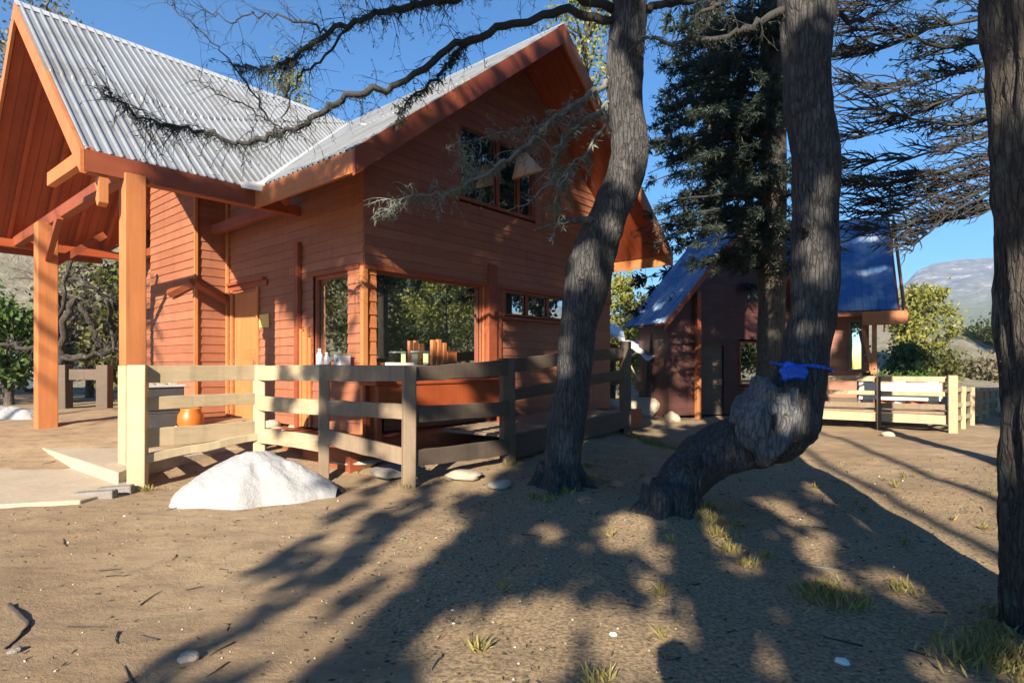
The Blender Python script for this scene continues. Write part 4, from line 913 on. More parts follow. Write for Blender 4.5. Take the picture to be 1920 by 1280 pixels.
# tree B: leaning trunk with a burl
random.seed(12)
tB = thing('leaning_tree', on(1.6, 5.9), 'leaning grey tree with an elbow bend and a big cut burl', 'tree'); tB.location = (0, 0, 0)
q, r = path([(1205,1075,62,5.7),(1232,1000,60,5.75),(1250,962,53,5.8),(1266,925,49),(1293,886,47),(1338,850,46),(1390,830,50),(1437,816,60),(1470,786,60),(1489,742,50),(1505,690,45),(1516,640,43),(1526,580,42),(1529,500,40),(1530,400,39),(1530,300,40),(1524,250,43),(1516,200,43),(1513,100,45),(1511,0,47),(1508,-200,40),(1500,-500,28),(1500,-1100,12)], 5.9, 6)
mb = MB(); mb.tube(q, r, 34, .20, 8, fr=4.5, zf=.35); roots(mb, Vector((1.55, 5.8, 0)), .26, 6, .32, 9); mb.build('trunk', M['bark_grey'], tB, smooth=True)
def lump(name, c, rad, mat, parent, seed=0, dents=(), ridge=.18, rot=0, flat=None):
    V = []; n, m = 40, 26
    for i in range(m+1):
        ph = math.pi*i/m
        for k in range(n):
            th = 2*math.pi*k/n; d = Vector((math.sin(ph)*math.cos(th), math.sin(ph)*math.sin(th), math.cos(ph)))
            f = 1 + ridge*mnoise.fractal(d*1.5 + Vector((seed, 0, 0)), 1, 2, 3)
            for dv, w_, dep in dents:
                f -= dep*math.exp(-((d - Vector(dv).normalized()).length/w_)**2)
            p = Vector((d.x*rad[0]*f, d.y*rad[1]*f, d.z*rad[2]*f))
            if flat:
                lim = -rad[1]*(flat + .10*mnoise.noise(d*3.0) - .25*d.z*(d.z > 0))
                for dv, w_, dep in dents[:1]: lim += rad[1]*dep*math.exp(-((d - Vector(dv).normalized()).length/w_)**2)
                p.y = max(p.y, lim)
            cr, sr = math.cos(rot), math.sin(rot)
            V.append(c + Vector((p.x*cr - p.z*sr, p.y, p.x*sr + p.z*cr)))
    Fq = [[i*n+k, (i+1)*n+k, (i+1)*n+(k+1)%n, i*n+(k+1)%n] for i in range(m) for k in range(n)]
    return mesh_np(name, np.array(V), np.array(Fq), mat, parent, smooth=True)
lump('burl', P(1432, 786, 5.74), (.27, .42, .42), M['burl'], tB, 2, dents=[((.42,-1,.05), .16, .55), ((.15,-.4,1.0), .25, .35), ((-.2,-.5,-1), .3, .1)], ridge=.30, rot=R(-16), flat=.70)
lump('hollow_shade', P(1450, 790, 5.455), (.024, .03, .070), M['dark'], tB, 7, ridge=.5, rot=R(-14))  # dark lump on the flat face, painting the shade inside a hole
lump('knot', P(1505, 420, 5.72), (0.070, .07, 0.100), M['bark_grey'], tB, 11, ridge=.4)
lump('knot', P(1545, 120, 5.72), (0.060, .07, 0.080), M['bark_grey'], tB, 12, ridge=.4)
lump('knot', P(1300, 868, 5.66), (0.080, .07, 0.060), M['bark_grey'], tB, 13, ridge=.4)
lump('knot', P(1380, 800, 5.70), (0.070, .07, 0.060), M['bark_grey'], tB, 17, ridge=.4)
lump('knot', P(1095, 520, 6.82), (0.070, .07, 0.100), M['bark_grey'], tA, 14, ridge=.4)
lump('knot', P(1150, 345, 6.84), (0.080, .07, 0.120), M['bark_grey'], tA, 15, ridge=.4)
lump('knot', P(1070, 770, 6.86), (0.060, .07, 0.090), M['bark_grey'], tA, 16, ridge=.4)
lump('knot', P(1540, 268, 5.78), (.10, .09, .13), M['bark_grey'], tB, 5)
bough(tB, 'bough', [(1470,20,5.9),(1400,55,6.0),(1330,75,6.2),(1250,78,6.5),(1205,70,6.7)], 0, .045, .012, 'twig', (30, .35, .006), .4, 200, 'needle')
bough(tB, 'bough', [(1470,-60,5.9),(1390,-20,6.0),(1330,20,6.1),(1270,60,6.2)], 0, .04, .012, 'twig', (24, .35, .006), .6, 200, 'needle')
bough(tB, 'bough', [(1550,20,5.9),(1600,35,6.2),(1660,20,6.6),(1720,-20,7)], 0, .03, .01, 'twig', (26, .35, .006), .2, 150, 'needle')
# blue bag tied round the trunk
tb = thing('blue_bag', P(1500, 690, 5.9), 'bright blue plastic bag knotted round the leaning trunk', 'bag'); tb.location = (0, 0, 0)
ctr, rad_ = P(1503, 688, 5.9), 48/F*5.9
mb = MB(); ring = []
for k in range(33):
    th = 2*math.pi*k/32; rr2 = rad_*(1.06 + .03*math.sin(5*th)); ring.append(ctr + Vector((rr2*math.cos(th), rr2*math.sin(th)*1.05, .035*math.cos(th)*-1 + .01*math.sin(3*th))))
for k in range(32):
    a, b = ring[k], ring[k+1]; h0 = .016 + .005*math.sin(k*1.1); h1 = .016 + .005*math.sin((k+1)*1.1)
    o0 = (a - ctr).normalized()*.012; o1 = (b - ctr).normalized()*.012
    mb.hexa([a - Vector((0,0,h0)), a + o0 - Vector((0,0,h0)), a + o0 + Vector((0,0,h0)), a + Vector((0,0,h0))], [b - Vector((0,0,h1)), b + o1 - Vector((0,0,h1)), b + o1 + Vector((0,0,h1)), b + Vector((0,0,h1))])
mb.build('strap', M['blue_cloth'], tb, smooth=True)
lump('pouch', P(1488, 697, 5.64), (.13, .07, .088), M['blue_cloth'], tb, 9, ridge=.4, rot=R(-10))
# tree C: straight conifer in front of the far cabin
random.seed(13)
def conifer_limbs(parent, base, zs, ln, az, n_sp, needle, r=.03, droop=.35, nl=.14, nw=.035, per=14, dens=1.0, rise=0.1):
    mb = MB(); C = []; D = []
    for z in zs:
        a = az(); l = ln(z); d = Vector((math.cos(a), math.sin(a), 0)); p0 = base + Vector((0, 0, z)); pts = []
        for k in range(6):
            f = k/5; pts.append(p0 + d*l*f + Vector((0, 0, rise*l*f - droop*l*f*f)) + Vector([random.gauss(0,.03) for _ in range(3)])*(k > 0))
        q = spline(pts, 3, .008); mb.tube(q, lerp_list([r*(.5+l*.35), .008], len(q)), 5, .15, z)
        for s in range(int(n_sp*l*dens)):
            i = random.randint(int(len(q)*.15), len(q)-2); b = q[i]; sd = Vector((-d.y, d.x, 0))*random.choice((-1, 1)); dv = (sd*random.uniform(.4,1) + d*random.uniform(.2,.9) + Vector((0,0,random.gauss(-.15,.25)))).normalized(); L2 = random.uniform(.15,.5)*(1.1 - .4*i/len(q))
            mid = b + dv*L2*.55; end = mid + (dv + Vector((0,0,-.25)) + Vector([random.gauss(0,.2) for _ in range(3)])).normalized()*L2*.5
            mb.tube([b, mid, end], [.008, .006, .003], 3, cap=False)
            for m_ in range(per):
                f = random.uniform(.15, 1); p = b.lerp(mid, f*2) if f < .5 else mid.lerp(end, f*2-1); C.append(p + Vector([random.gauss(0,.015) for _ in range(3)])); D.append(dv*.6 + Vector([random.gauss(0,.6) for _ in range(3)]))
    o = mb.build('limbs', M['twig'], parent, smooth=True)
    leaves('needles', np.array(C), nl, nw, M[needle], o, D=np.array(D), droop=.2); return o
tC = thing('dark_conifer', on(P(1445,820,12).x, 12), 'straight dark conifer with a dense bluish crown before the cabin', 'tree')
q, r = path([(1444,880,32),(1446,800,26),(1447,700,25),(1448,400,24),(1450,0,22),(1450,-350,12)], 12, 6)
mb = MB(); mb.tube([p - tC.location for p in q], r, 16, .14, 4); mb.build('trunk', M['bark_dark'], tC, smooth=True)
zs = [3.4 + 6.6*((i+random.random())/92) for i in range(74)]
conifer_limbs(tC, Vector((0,0,0)), zs, lambda z: random.uniform(1.1, 2.35)*(1.15 if 4.0 < z < 8.0 else .8), lambda: R(random.choice([random.gauss(185, 45), random.gauss(185, 45), random.gauss(200,35), random.uniform(0, 360)])), 16, 'needle', nl=.105, nw=.019, per=30, droop=.22)
conifer_limbs(tC, Vector((0,0,0)), [4.0 + 5.6*((i+random.random())/30) for i in range(30)], lambda z: random.uniform(2.2, 3.3)*(1.1 - .05*z), lambda: R(random.gauss(188, 22)), 7, 'needle', nl=.10, nw=.016, per=22, droop=.25)
# tree D: rough trunk at the right edge
random.seed(14)
tD = thing('rough_tree', on(P(1970,1130,3.3).x, 3.3), 'dark rough barked trunk standing at the right picture edge', 'tree'); tD.location = (0, 0, 0)
q, r = path([(1985,1260,84),(1976,1170,78),(1970,1090,72),(1968,900,69),(1963,600,70),(1955,300,73),(1944,0,77),(1936,-300,72),(1920,-900,60),(1920,-1900,40),(1925,-2900,15)], 3.3, 9)
mb = MB(); mb.tube(q, r, 90, .22, 2, fr=16.0, zf=.12); mb.build('trunk', M['bark_rough'], tD, smooth=True)
C = []
for _ in range(900):
    i = random.randint(0, len(q)-3); th = random.uniform(0, 6.28); p = q[i].lerp(q[i+1], random.random()) + Vector((math.cos(th), math.sin(th), 0))*r[i]*1.02; C.append(p)
leaves('lichen', np.array(C), .018, .010, M['lichen'], tD)
# tree E: wiry bare conifer behind it
random.seed(15)
tE = thing('wiry_tree', on(P(1905,800,8.6).x, 8.6), 'wiry half bare conifer spreading fine dark twigs against the sky', 'tree'); tE.location = (0, 0, 0)
q, r = path([(1912,880,24),(1908,700,22),(1906,400,20),(1904,100,18),(1902,-200,13),(1900,-500,5)], 8.6, 6); mb = MB(); mb.tube(q, r, 14, .14, 7); mb.build('trunk', M['bark_dark'], tE, smooth=True)
LB = [[(1900,-110),(1760,-70),(1640,-10),(1585,40)],[(1900,-40),(1740,-10),(1600,20)],[(1900,20),(1760,50),(1640,95),(1575,110)],[(1900,70),(1770,90),(1680,60),(1600,55)],
      [(1900,110),(1780,140),(1660,165),(1578,150)],[(1900,160),(1770,190),(1660,240),(1582,262)],[(1900,210),(1780,235),(1690,215),(1610,200)],[(1900,240),(1790,275),(1680,300),(1580,300)],
      [(1900,280),(1770,320),(1660,345),(1572,335)],[(1900,310),(1780,350),(1680,395),(1575,400)],[(1900,330),(1790,380),(1700,420),(1600,430)],[(1890,345),(1800,390),(1740,435),(1705,475)],[(1890,300),(1820,330),(1700,360),(1620,385)],[(1900,360),(1850,395),(1800,408),(1760,420)]]
mb = MB(); C = []
for k, rows in enumerate(LB):
    dd_ = 8.5 + random.uniform(-.9, .5); pts = [P(x, y, 8.6 + (dd_-8.6)*i/(len(rows)-1)) for i, (x, y) in enumerate(rows)]
    q = branch(mb, pts, .028, .006, 5, .012)
    for s in range(42):
        i = random.randint(1, len(q)-2); p = q[i]; ax = (q[i+1]-q[i]).normalized(); up = random.choice((-1, 1, 1)); dv = (Vector((-1, random.gauss(0,.5), .55*up + random.gauss(0,.3)))).normalized()
        l = random.uniform(.25, .85); pts = [p]
        for m_ in range(6): dv = (dv + Vector((-.10, random.gauss(0,.06), -.13*up + random.gauss(0,.07)))).normalized(); pts.append(pts[-1] + dv*l/6)
        mb.tube(pts, lerp_list([.011, .010, .004], 7), 4, cap=False)
        dense = pts[0].x > P(1690, 0, 8.5).x
        for s2 in range(5 if dense else 3):
            b = pts[random.randint(1, 5)]; d2 = (dv + Vector((random.gauss(-.2,.4), random.gauss(0,.4), random.gauss(0,.55)))).normalized(); l2 = l*random.uniform(.25,.5); p2 = [b, b + d2*l2*.5, b + (d2 + Vector((-.2,0,random.gauss(0,.3)))).normalized()*l2]
            mb.tube(p2, [.008,.007,.003], 3, cap=False)
            if dense and k < 7: C += [p2[1], p2[2], p2[2] + Vector((.02,0,.02)), p2[1]]
limb = mb.build('limbs', M['twig'], tE, smooth=True)
leaves('needles', np.array(C), .085, .022, M['needle'], limb)
# ------------------------------------------------------------------ background trees
def overhead(t, c, rx, rz, n, mat, label_bough='crown'):  # unseen crowns above the view, added to block overhead skylight
    Cc, cc = crown_pts(n, np.array(c, float), rx, rx, rz, 40, .32)
    leaves(label_bough, Cc, .26, .10, M[mat], t); 
def crown_pts(n, c, rx, ry, rz, clumps, spread):
    cc = []
    while len(cc) < clumps:
        d = rng.normal(size=3); d /= np.linalg.norm(d); d *= rng.uniform(.35, 1.0)**.6; cc.append(np.array([d[0]*rx, d[1]*ry, d[2]*rz]) + c)
    cc = np.array(cc); k = rng.integers(0, clumps, n); return cc[k] + rng.normal(size=(n, 3)) * spread * rng.uniform(.5, 1.2, (clumps, 1))[k], cc
def bg_tree(name, x, y, h, r, mat, label, n=2600, lsize=.20, base=None, crown0=.25, trunk=.10, clumps=34, group='trees and bushes on the hillside', cat='tree', limbs=9, tmat='bark_dark'):
    z0 = HZ(x, y) if base is None else base
    t = thing(name, (x, y, z0), label, cat, group); mb = MB(); cz = h*(crown0 + (1-crown0)*.5)
    sp = .30*r + .05; Cc, cc = crown_pts(n, np.array([0, 0, cz]), r*.85, r*.85, h*(1-crown0)*.46, clumps, sp*.6)
    mb.tube(spline([(0,0,-.4),(random.gauss(0,.06),0,h*.3),(random.gauss(0,.12),0,h*.62),(0,0,h*.9)], 4, .015), lerp_list([trunk*1.3, trunk, trunk*.6, .02], 13), 8, .15, x)
    for k in range(min(limbs, clumps)):
        e = Vector(cc[k]); s = Vector((0, 0, max(h*.15, e.z - random.uniform(.2,.5)*r - .2))); mb.tube(spline([s, s.lerp(e, .5) + Vector((0,0,.08*r)), e], 4, .03), lerp_list([trunk*.45, .015], 9), 5)
    tr = mb.build('trunk', M[tmat], t, smooth=True)
    if n: leaves('crown', Cc, lsize, lsize*.55, M[mat], t)
    return t
overhead(tB, P(1502,-1050,5.9) + Vector((0,0,.3)), 2.4, 1.7, 5000, 'needle')
overhead(tA, P(1200,-900,7.0) + Vector((-.2,0,.8)), 1.7, 1.6, 3000, 'needle')
overhead(tD, P(1920,-1900,3.3) + Vector((.6,-.3,3.2)), 2.4, 1.8, 5000, 'needle')
random.seed(21)
def at(px, d): return (px - CX)/F*d, d
def top(py, d, x, y): return EYE + (HY - py)/F*d - HZ(x, y)
BG = [ # px, depth, top py, radius, material, label, name, n, crown0
 (1732,31,512,1.55,'leaf_yel','tall pale yellow green tree right of the cabin wing','bushy_tree',4200,.06),
 (1700,27,640,1.0,'leaf_green','low green bush under the cabin wing gable','bush',1500,.05),
 (1760,27,655,.9,'leaf_olive','olive shrub beside the pale tree by the cabin','shrub',1300,.05),
 (1850,46,612,2.2,'leaf_yel','bright yellow green bush on the far slope right','bush',1500,.03),
 (1840,30,690,1.3,'leaf_grey','grey dry shrub behind the low rail fence','shrub',1500,.02),
 (1805,30,700,1.0,'leaf_grey','pale dry shrub close to the rail fence end','shrub',1000,.02),
 (1172,27,508,1.7,'leaf_yel','sunlit yellow green tree between lodge and cabin','bushy_tree',4200,.1),
 (1215,33,560,1.5,'leaf_olive','olive tree just left of the cabin roof','bushy_tree',2200,.1),
 (1125,34,580,1.6,'leaf_yel','yellowish bush behind the lean to','bush',1800,.05),
 (1425,28,560,1.6,'leaf_grey','pale grey tree showing behind the dark conifer','bushy_tree',1500,.1),
 (1480,30,520,1.8,'leaf_yel','light crowned tree behind the leaning trunk','bushy_tree',2200,.1),
 (18,15.5,548,.95,'leaf_green','dense dark green young tree at the left edge','young_tree',3400,.12),
 (-60,17,520,1.3,'leaf_green','green tree just outside the left edge','young_tree',1500,.1),
 (128,17,470,.9,'leaf_grey','thin greyish tree left of the near column','thin_tree',700,.25),
 (168,19,430,1.3,'leaf_olive','olive conifer seen between the canopy columns','bushy_tree',3000,.12),
 (205,16.5,560,.8,'leaf_olive','low olive bush seen under the canopy','bush',1400,.1),
 (268,21,450,1.2,'leaf_olive','olive tree beside the porch corner','bushy_tree',2200,.12),
 (285,17,620,.8,'leaf_grey','pale shrub low beside the porch corner','shrub',900,.05),
 (60,24,600,1.4,'leaf_grey','dry shrub on the slope behind the white car','shrub',1500,.03),
 (230,30,520,2.0,'leaf_grey','dry grey thicket far up the slope','bush',1800,.05),
 (90,44,470,2.4,'leaf_olive','dark olive tree high on the left slope','bushy_tree',1600,.1),
]
for px, d, ty, rr3, mt, lb, nm, n, c0 in BG:
    x, y = at(px, d); bg_tree(nm, x, y, max(.8, top(ty, d, x, y)), rr3, mt, lb, n=n, lsize=.13 + .0035*d, crown0=c0, cat='bush' if nm in ('bush', 'shrub') else 'tree')
# dark forked tree under the canopy
t = thing('forked_tree', (0, 0, 0), 'dark forked tree with low crossing limbs behind the canopy', 'tree')
mb = MB(); d = 15.2
for rows, r0, r1 in (([(108,760),(106,640),(98,560),(90,480),(60,420)],.16,.06),([(104,700),(120,620),(140,560),(170,610),(190,650)],.10,.05),([(106,560),(80,520),(60,455),(40,420)],.12,.06),([(112,672),(160,668),(215,655),(290,648)],.09,.05),([(100,640),(60,650),(0,645)],.07,.04),([(120,520),(160,530),(200,560),(235,600)],.07,.03),([(112,590),(140,480),(200,470),(260,500)],.05,.02),([(200,560),(210,610),(214,660)],.06,.03),([(270,500),(300,560),(285,620),(312,670)],.08,.05)):
    q = branch(mb, [P(a, b, d + random.uniform(-.4,.4)) for a, b in rows], r0, r1, 7, .04); twigs(mb, q, 18, .7, .012, .2)
mb.build('trunk', M['bark_rough'], t, smooth=True)
# tall trees standing behind the lodge
x, y = at(535, 24); bg_tree('tall_tree', x, y, top(70, 24, x, y), 1.25, 'leaf_yel', 'sparse yellowish treetop rising behind the roof valley', n=1500, lsize=.16, crown0=.45, limbs=30, trunk=.16, group=None, tmat='bark_grey')
x, y = at(90, 24); bg_tree('tall_tree', x, y, top(-40, 24, x, y), 2.0, 'leaf_grey', 'grey treetop behind the canopy ridge at upper left', n=2600, lsize=.2, crown0=.6, limbs=24, trunk=.2, group=None, tmat='bark_grey')
x, y = at(1100, 22); bg_tree('tall_tree', x, y, top(-60, 22, x, y), 1.9, 'leaf_yel', 'pale yellow lichened tree behind the gable peak', n=2600, lsize=.16, crown0=.5, limbs=30, trunk=.2, group=None, tmat='bark_grey')
x, y = at(1330, 19); tt = thing('tall_conifer', on(x, y), 'tall dark conifer behind the far cabin roof', 'tree'); mb = MB(); mb.tube(spline([(0,0,-.3),(0,0,5),(.1,0,12),(0,0,17)], 5), lerp_list([.26,.05], 16), 10, .12, 1); mb.build('trunk', M['bark_dark'], tt, smooth=True)
conifer_limbs(tt, Vector((0,0,0)), [3.5 + 11.5*((i+random.random())/60) for i in range(60)], lambda z: random.uniform(1.6, 2.9)*(1.2 - z/18), lambda: R(random.uniform(0, 360)), 9, 'needle', nl=.3, nw=.08, per=10, droop=.25)
for i, (x, y, h) in enumerate([(31,13,22),(34,8,23),(30,18,20),(33,10.5,23),(36,13,24),(32,15.5,22),(38,9,25),(35,18,22),(13.5,-7,12),(18,-10,13),(11.9,5,15),(11,1,14)]):  # unseen belt, added to cut skylight on the gable and darken its window
    t = bg_tree('tall_conifer', x, y, h, 2.6, 'needle', 'unseen conifer added off right to block skylight and darken panes', n=4200, lsize=.5, crown0=.12, clumps=60, group='added conifers off right blocking light', trunk=.25)
# off to both sides: woodland that the window panes mirror
for i, (x, y, h, rr3, mt) in enumerate([(15,8,6.5,1.7,'leaf_olive'),(17,11,7.5,2.0,'leaf_yel'),(19,6.5,8,2.1,'leaf_olive'),(22,13,8.5,2.2,'leaf_olive'),(24,9.5,6,2.0,'leaf_yel'),(27,12,9,2.4,'leaf_olive'),(20,9.3,4,1.6,'leaf_green')]):
    bg_tree('bushy_tree', x, y, h, rr3, mt, 'leafy tree in the woodland off to the right of the yard', n=2000, lsize=.24, crown0=.12, group='woodland to the right of the yard')
for i, (x, y, h, rr3, mt) in enumerate([(-16,10.5,6,1.5,'leaf_olive'),(-19,12.5,7.5,1.8,'leaf_grey'),(-23,11,8,2.2,'leaf_olive')]):
    bg_tree('bushy_tree', x, y, h, rr3, mt, 'leafy tree in the woodland off to the left of the yard', n=1500, lsize=.26, crown0=.12, group='woodland to the left of the yard')
# ------------------------------------------------------------------ the wood behind the viewer: where its foliage hangs is read from the shade it throws
def pq(w): w = np.asarray(w, float); return w @ PH, w @ QH
def gp(px, py, z=0.0):
    x, y = pg(px, py, z); return pq((x, y, z))
def inside(poly, p, q):
    poly = np.array(poly); r = np.zeros(p.shape, bool); n = len(poly)
    for i in range(n):
        x0, y0 = poly[i]; x1, y1 = poly[(i+1) % n]
        c = ((y0 > q) != (y1 > q)) & (p < (x1-x0)*(q-y0)/((y1-y0) + 1e-12) + x0); r ^= c
    return r
SHADE = [(-6.7,6.5),(-5.4,5.5),(-4.75,5.5),(-4.75,6.15),(-4.1,6.25),(-2.73,6.95),(-2.62,5.76),(-2.15,3.6),(-1.75,2.5),(-1.55,1),(-1.4,-.2),(8.2,-.2),(8.2,16.5),(.3,16.5),(-.9,13.2),(-1.60,11.4),(-3.60,6.70),(-5.9,7.15)]  # upper edge raised past the cast shade to screen skylight from the gable
LIT = [[(1128,990),(1140,955),(1200,950),(1222,995),(1238,1050),(1190,1035),(1132,1010)],
 [(1308,958),(1345,975),(1395,1020),(1445,1092),(1398,1062),(1335,1012)],
 [(1450,998),(1530,985),(1568,1010),(1562,1040),(1592,1082),(1540,1078),(1500,1050),(1468,1022)],
 [(1500,905),(1535,898),(1605,925),(1580,938),(1540,932)], [(1398,890),(1440,893),(1442,908),(1402,908)], [(1418,936),(1470,932),(1535,968),(1500,972)],
 [(1518,1096),(1560,1092),(1606,1125),(1586,1168),(1545,1145)], [(1625,1065),(1670,1058),(1728,1115),(1680,1122)],
 [(1383,1165),(1412,1158),(1452,1210),(1490,1300),(1412,1300),(1393,1210)],
 [(1095,1090),(1135,1125),(1170,1135),(1310,1150),(1325,1255),(1315,1310),(1110,1310),(1110,1200),(1085,1150)],
 [(1195,1068),(1260,1090),(1272,1122),(1228,1116)], [(1703,1205),(1732,1214),(1792,1290),(1752,1300)],
 [(840,1150),(960,1105),(1080,1125),(1075,1200),(1050,1310),(770,1310)],
 [(1610,985),(1895,1090),(1895,765),(1480,765),(1465,800),(1440,860),(1530,880),(1600,930)],
 [(1180,830),(1330,790),(1500,768),(1500,752),(1180,752)], [(1000,985),(1050,985),(1058,1008),(1010,1005)],
 [(840,930),(920,905),(985,880),(950,860),(850,890)], [(1850,1225),(1940,1215),(1940,1300),(1880,1300)]]
LITPQ = [[gp(x, y) for x, y in poly] for poly in LIT]
def wp(px, py, d): return pq(tuple(P(px, py, d)))
SPOT = [(*wp(1180,282,6.8), .17, .24), (*wp(1060,642,6.8), .09, .30), (*wp(640,333,7.6), .3, .06), (*wp(1530,470,5.7), .10, .30), (*wp(1505,600,5.7), .07, .2), (*wp(1545,360,5.7), .05, .2), (*wp(1100,250,11.5), .25, .5), (*wp(1200,460,13.6), .3, .3), (*wp(1312,730,16), .25, .35), (*wp(1570,680,16.3), .35, .4), (*wp(1640,420,18.5), .5, .12),(*wp(1640,500,18), .4, .08)]
STRIPES = [(2.62,.03),(3.10,.02),(3.64,.03),(4.35,.02),(5.12,.03)]
def shaded(p, q):
    wob = .16*(vnoise(p*3+3, q*3) - .5) + .1*(vnoise(p*8, q*8) - .5); wob2 = .16*(vnoise(p*3+30, q*3+9) - .5)
    P_, Q_ = p + wob*(q < 6), q + wob2*(q < 6)
    s = inside(SHADE, P_, Q_)
    for k, poly in enumerate(LITPQ):
        h = inside(poly, P_, Q_)
        if k == 13:
            for sp, w_ in STRIPES: h &= ~(np.abs(p - sp - .12*(vnoise(q*1.5+sp, q*0) - .5)) < w_)
            h &= vnoise(p*2.4+7, q*2.4) < .95
        if k in (14,): h &= vnoise(p*3+1, q*4) > .42
        s &= ~h
    for a, b, ra, rb in SPOT: s &= ~(((p-a)/ra)**2 + ((q-b)/rb)**2 + 1.2*(vnoise(p*7, q*7) - .5) < 1)
    # loose foliage: dapple high on the right, streaks over the open dirt on the left
    s &= ~((p > 1.0) & (q > 7.2) & (q < 13) & (vnoise(p*3.1, q*3.1) > .88))
    s &= ~((q > 5.2) & (q < 6.9) & (p > -2.4) & (p < 0) & (vnoise(p*4, q*4) > .72))
    st = (p > -4.3 + .25*q*0) & (p < -1.4) & (q > .6) & (q < 4.4) & (p > -1.7 - .95*q*.75) & (vnoise(p*4.2+40, q*1.1) + .5*(vnoise(p*10, q*4)-.5) > .70)
    fl = (p > -5.2) & (p < -2.4) & (q > 3.5) & (q < 5.5) & (vnoise(p*3.3+80, q*3.3) > .6)
    return s | st | fl
gp_, gq_ = np.meshgrid(np.arange(-7, 8.3, .075), np.arange(-.2, 16.6, .075)); gp_ = gp_.ravel(); gq_ = gq_.ravel()
LP, LQ = [], []
for _ in range(4):
    a = gp_ + rng.uniform(-.05, .05, gp_.shape); b = gq_ + rng.uniform(-.05, .05, gq_.shape); k = shaded(a, b) & shaded(a+.05, b) & shaded(a-.05, b) & shaded(a, b+.05) & shaded(a, b-.05); LP.append(a[k]); LQ.append(b[k])
LP = np.concatenate(LP); LQ = np.concatenate(LQ)
TR = [(-1.42, 12.5, 'broad leaning woodland tree behind the viewer on the left'), (.33, 10.0, 'slender woodland tree close behind the viewer'), (2.62, 13.5, 'tall woodland tree behind the viewer to the right'), (3.66, 11.0, 'narrow woodland tree behind the viewer farther right'), (5.12, 13.0, 'outermost woodland tree behind the viewer on the right')]
tp = np.array([t[0] for t in TR]); own = np.argmin(np.abs(LP[:, None] - tp[None] + rng.normal(size=(len(LP), 1))*.35), 1)
for i, (p0, t0, lb) in enumerate(TR):
    base = p0*PH + t0*SUN; qb = -base[2]/QH[2]; base = base + qb*QH           # foot of the trunk on z = 0
    t = thing('woodland_tree', (base[0], base[1], 0), lb, 'tree', 'trees behind the viewer')
    k = own == i; tt_ = t0 + rng.normal(size=k.sum())*.75
    Cw = LP[k][:, None]*PH + LQ[k][:, None]*QH + tt_[:, None]*SUN - np.array([base[0], base[1], 0])
    mb = MB(); ztop = float(np.percentile(Cw[:, 2], 97)) + .5
    mb.tube(spline([(0,0,-.3),(.03,0,ztop*.3),(-.04,.05,ztop*.6),(0,0,ztop)], 6, .01), lerp_list([.21,.16,.12,.03] if p0 < 2 else [.12,.10,.08,.03], 19), 12, .12, i)
    j = rng.choice(k.sum(), 60)
    for c in Cw[j]:
        s = Vector((0, 0, max(1.5, c[2] - .35*math.hypot(c[0], c[1]))))
        m_ = np.array(s.lerp(Vector(c), .5)) + np.array([base[0], base[1], 0]); a_, b_ = pq(m_)
        ts_ = np.linspace(.12, 1, 12)[:, None]; pp_ = np.array(s)[None]*(1-ts_) + c[None]*ts_ + np.array([base[0], base[1], .1]); a_, b_ = pq(pp_)
        if shaded(a_, b_).all(): mb.tube(spline([s, s.lerp(Vector(c), .5) + Vector((0,0,.1)), c], 4, .02), lerp_list([.05,.01], 9), 5)
    mb.build('trunk', M['bark_dark'], t, smooth=True)
    leaves('crown', Cw - np.array([0, 0, .05]), .20, .15, M['needle'], t)
# young bare tree whose drooping limbs stripe the left column
t = thing('woodland_tree', (0, 0, 0), 'young bare drooping tree behind the viewer far left', 'tree', 'trees behind the viewer')
def fromsun(p, q, t_): return Vector(tuple(p*PH + q*QH + t_*SUN))
mb = MB(); b0 = fromsun(-12.4, 0, 14); b0.z = -.2
tz = [b0, fromsun(-12.4, 2, 14), fromsun(-12.35, 5, 14), fromsun(-12.4, 9.5, 14)]; tz[0] = Vector((tz[1].x, tz[1].y, -.2)); [setattr(v, 'x', tz[1].x) or setattr(v, 'y', tz[1].y) for v in tz]
mb.tube(spline(tz, 5, .01), lerp_list([.16,.03], 16), 10, .1, 3)
for qv, w_ in ((4.6,.05),(5.1,.03),(5.5,.09),(5.95,.04),(6.3,.06),(6.75,.09),(7.2,.04),(7.6,.05)):
    mb.tube(spline([fromsun(-12.4, qv+.75, 14), fromsun(-11.4, qv+.45, 14), fromsun(-10.6, qv+.02, 14), fromsun(-10.0, qv-.5, 14)], 5, .03), lerp_list([w_, w_*.5], 16), 6, .2, qv)
mb.build('trunk', M['bark_dark'], t, smooth=True)
# ------------------------------------------------------------------ the person holding the camera (only the shadow shows)
def skin_body(name, verts, edges, rad, mat, parent, root=0, sub=2):
    me = bpy.data.meshes.new(name); me.from_pydata(verts, edges, []); o = bpy.data.objects.new(name, me); COL.objects.link(o); o.parent = parent
    s = o.modifiers.new('skin', 'SKIN'); s.use_smooth_shade = True
    for i, r in enumerate(rad): me.skin_vertices[0].data[i].radius = r if isinstance(r, tuple) else (r, r)
    me.skin_vertices[0].data[root].use_root = True
    su = o.modifiers.new('subd', 'SUBSURF'); su.levels = su.render_levels = sub; me.materials.append(mat); return o
pe = thing('person', (.02, -.33, 0), 'person in a dark jacket holding up a phone to photograph', 'person')
Vp = [(0,0,.88),(0,0,1.08),(0,-.01,1.27),(0,0,1.38),(0,.01,1.46),(0,.02,1.54),(0,.02,1.62),
      (.10,0,.84),(.11,.01,.46),(.11,-.02,.07),(.11,.14,.03),(-.10,0,.84),(-.11,.01,.46),(-.11,-.02,.07),(-.11,.14,.03),
      (.18,0,1.34),(.27,.06,1.12),(.14,.20,1.22),(.08,.25,1.30),(-.18,0,1.34),(-.27,.06,1.12),(-.14,.20,1.22),(-.08,.25,1.30)]
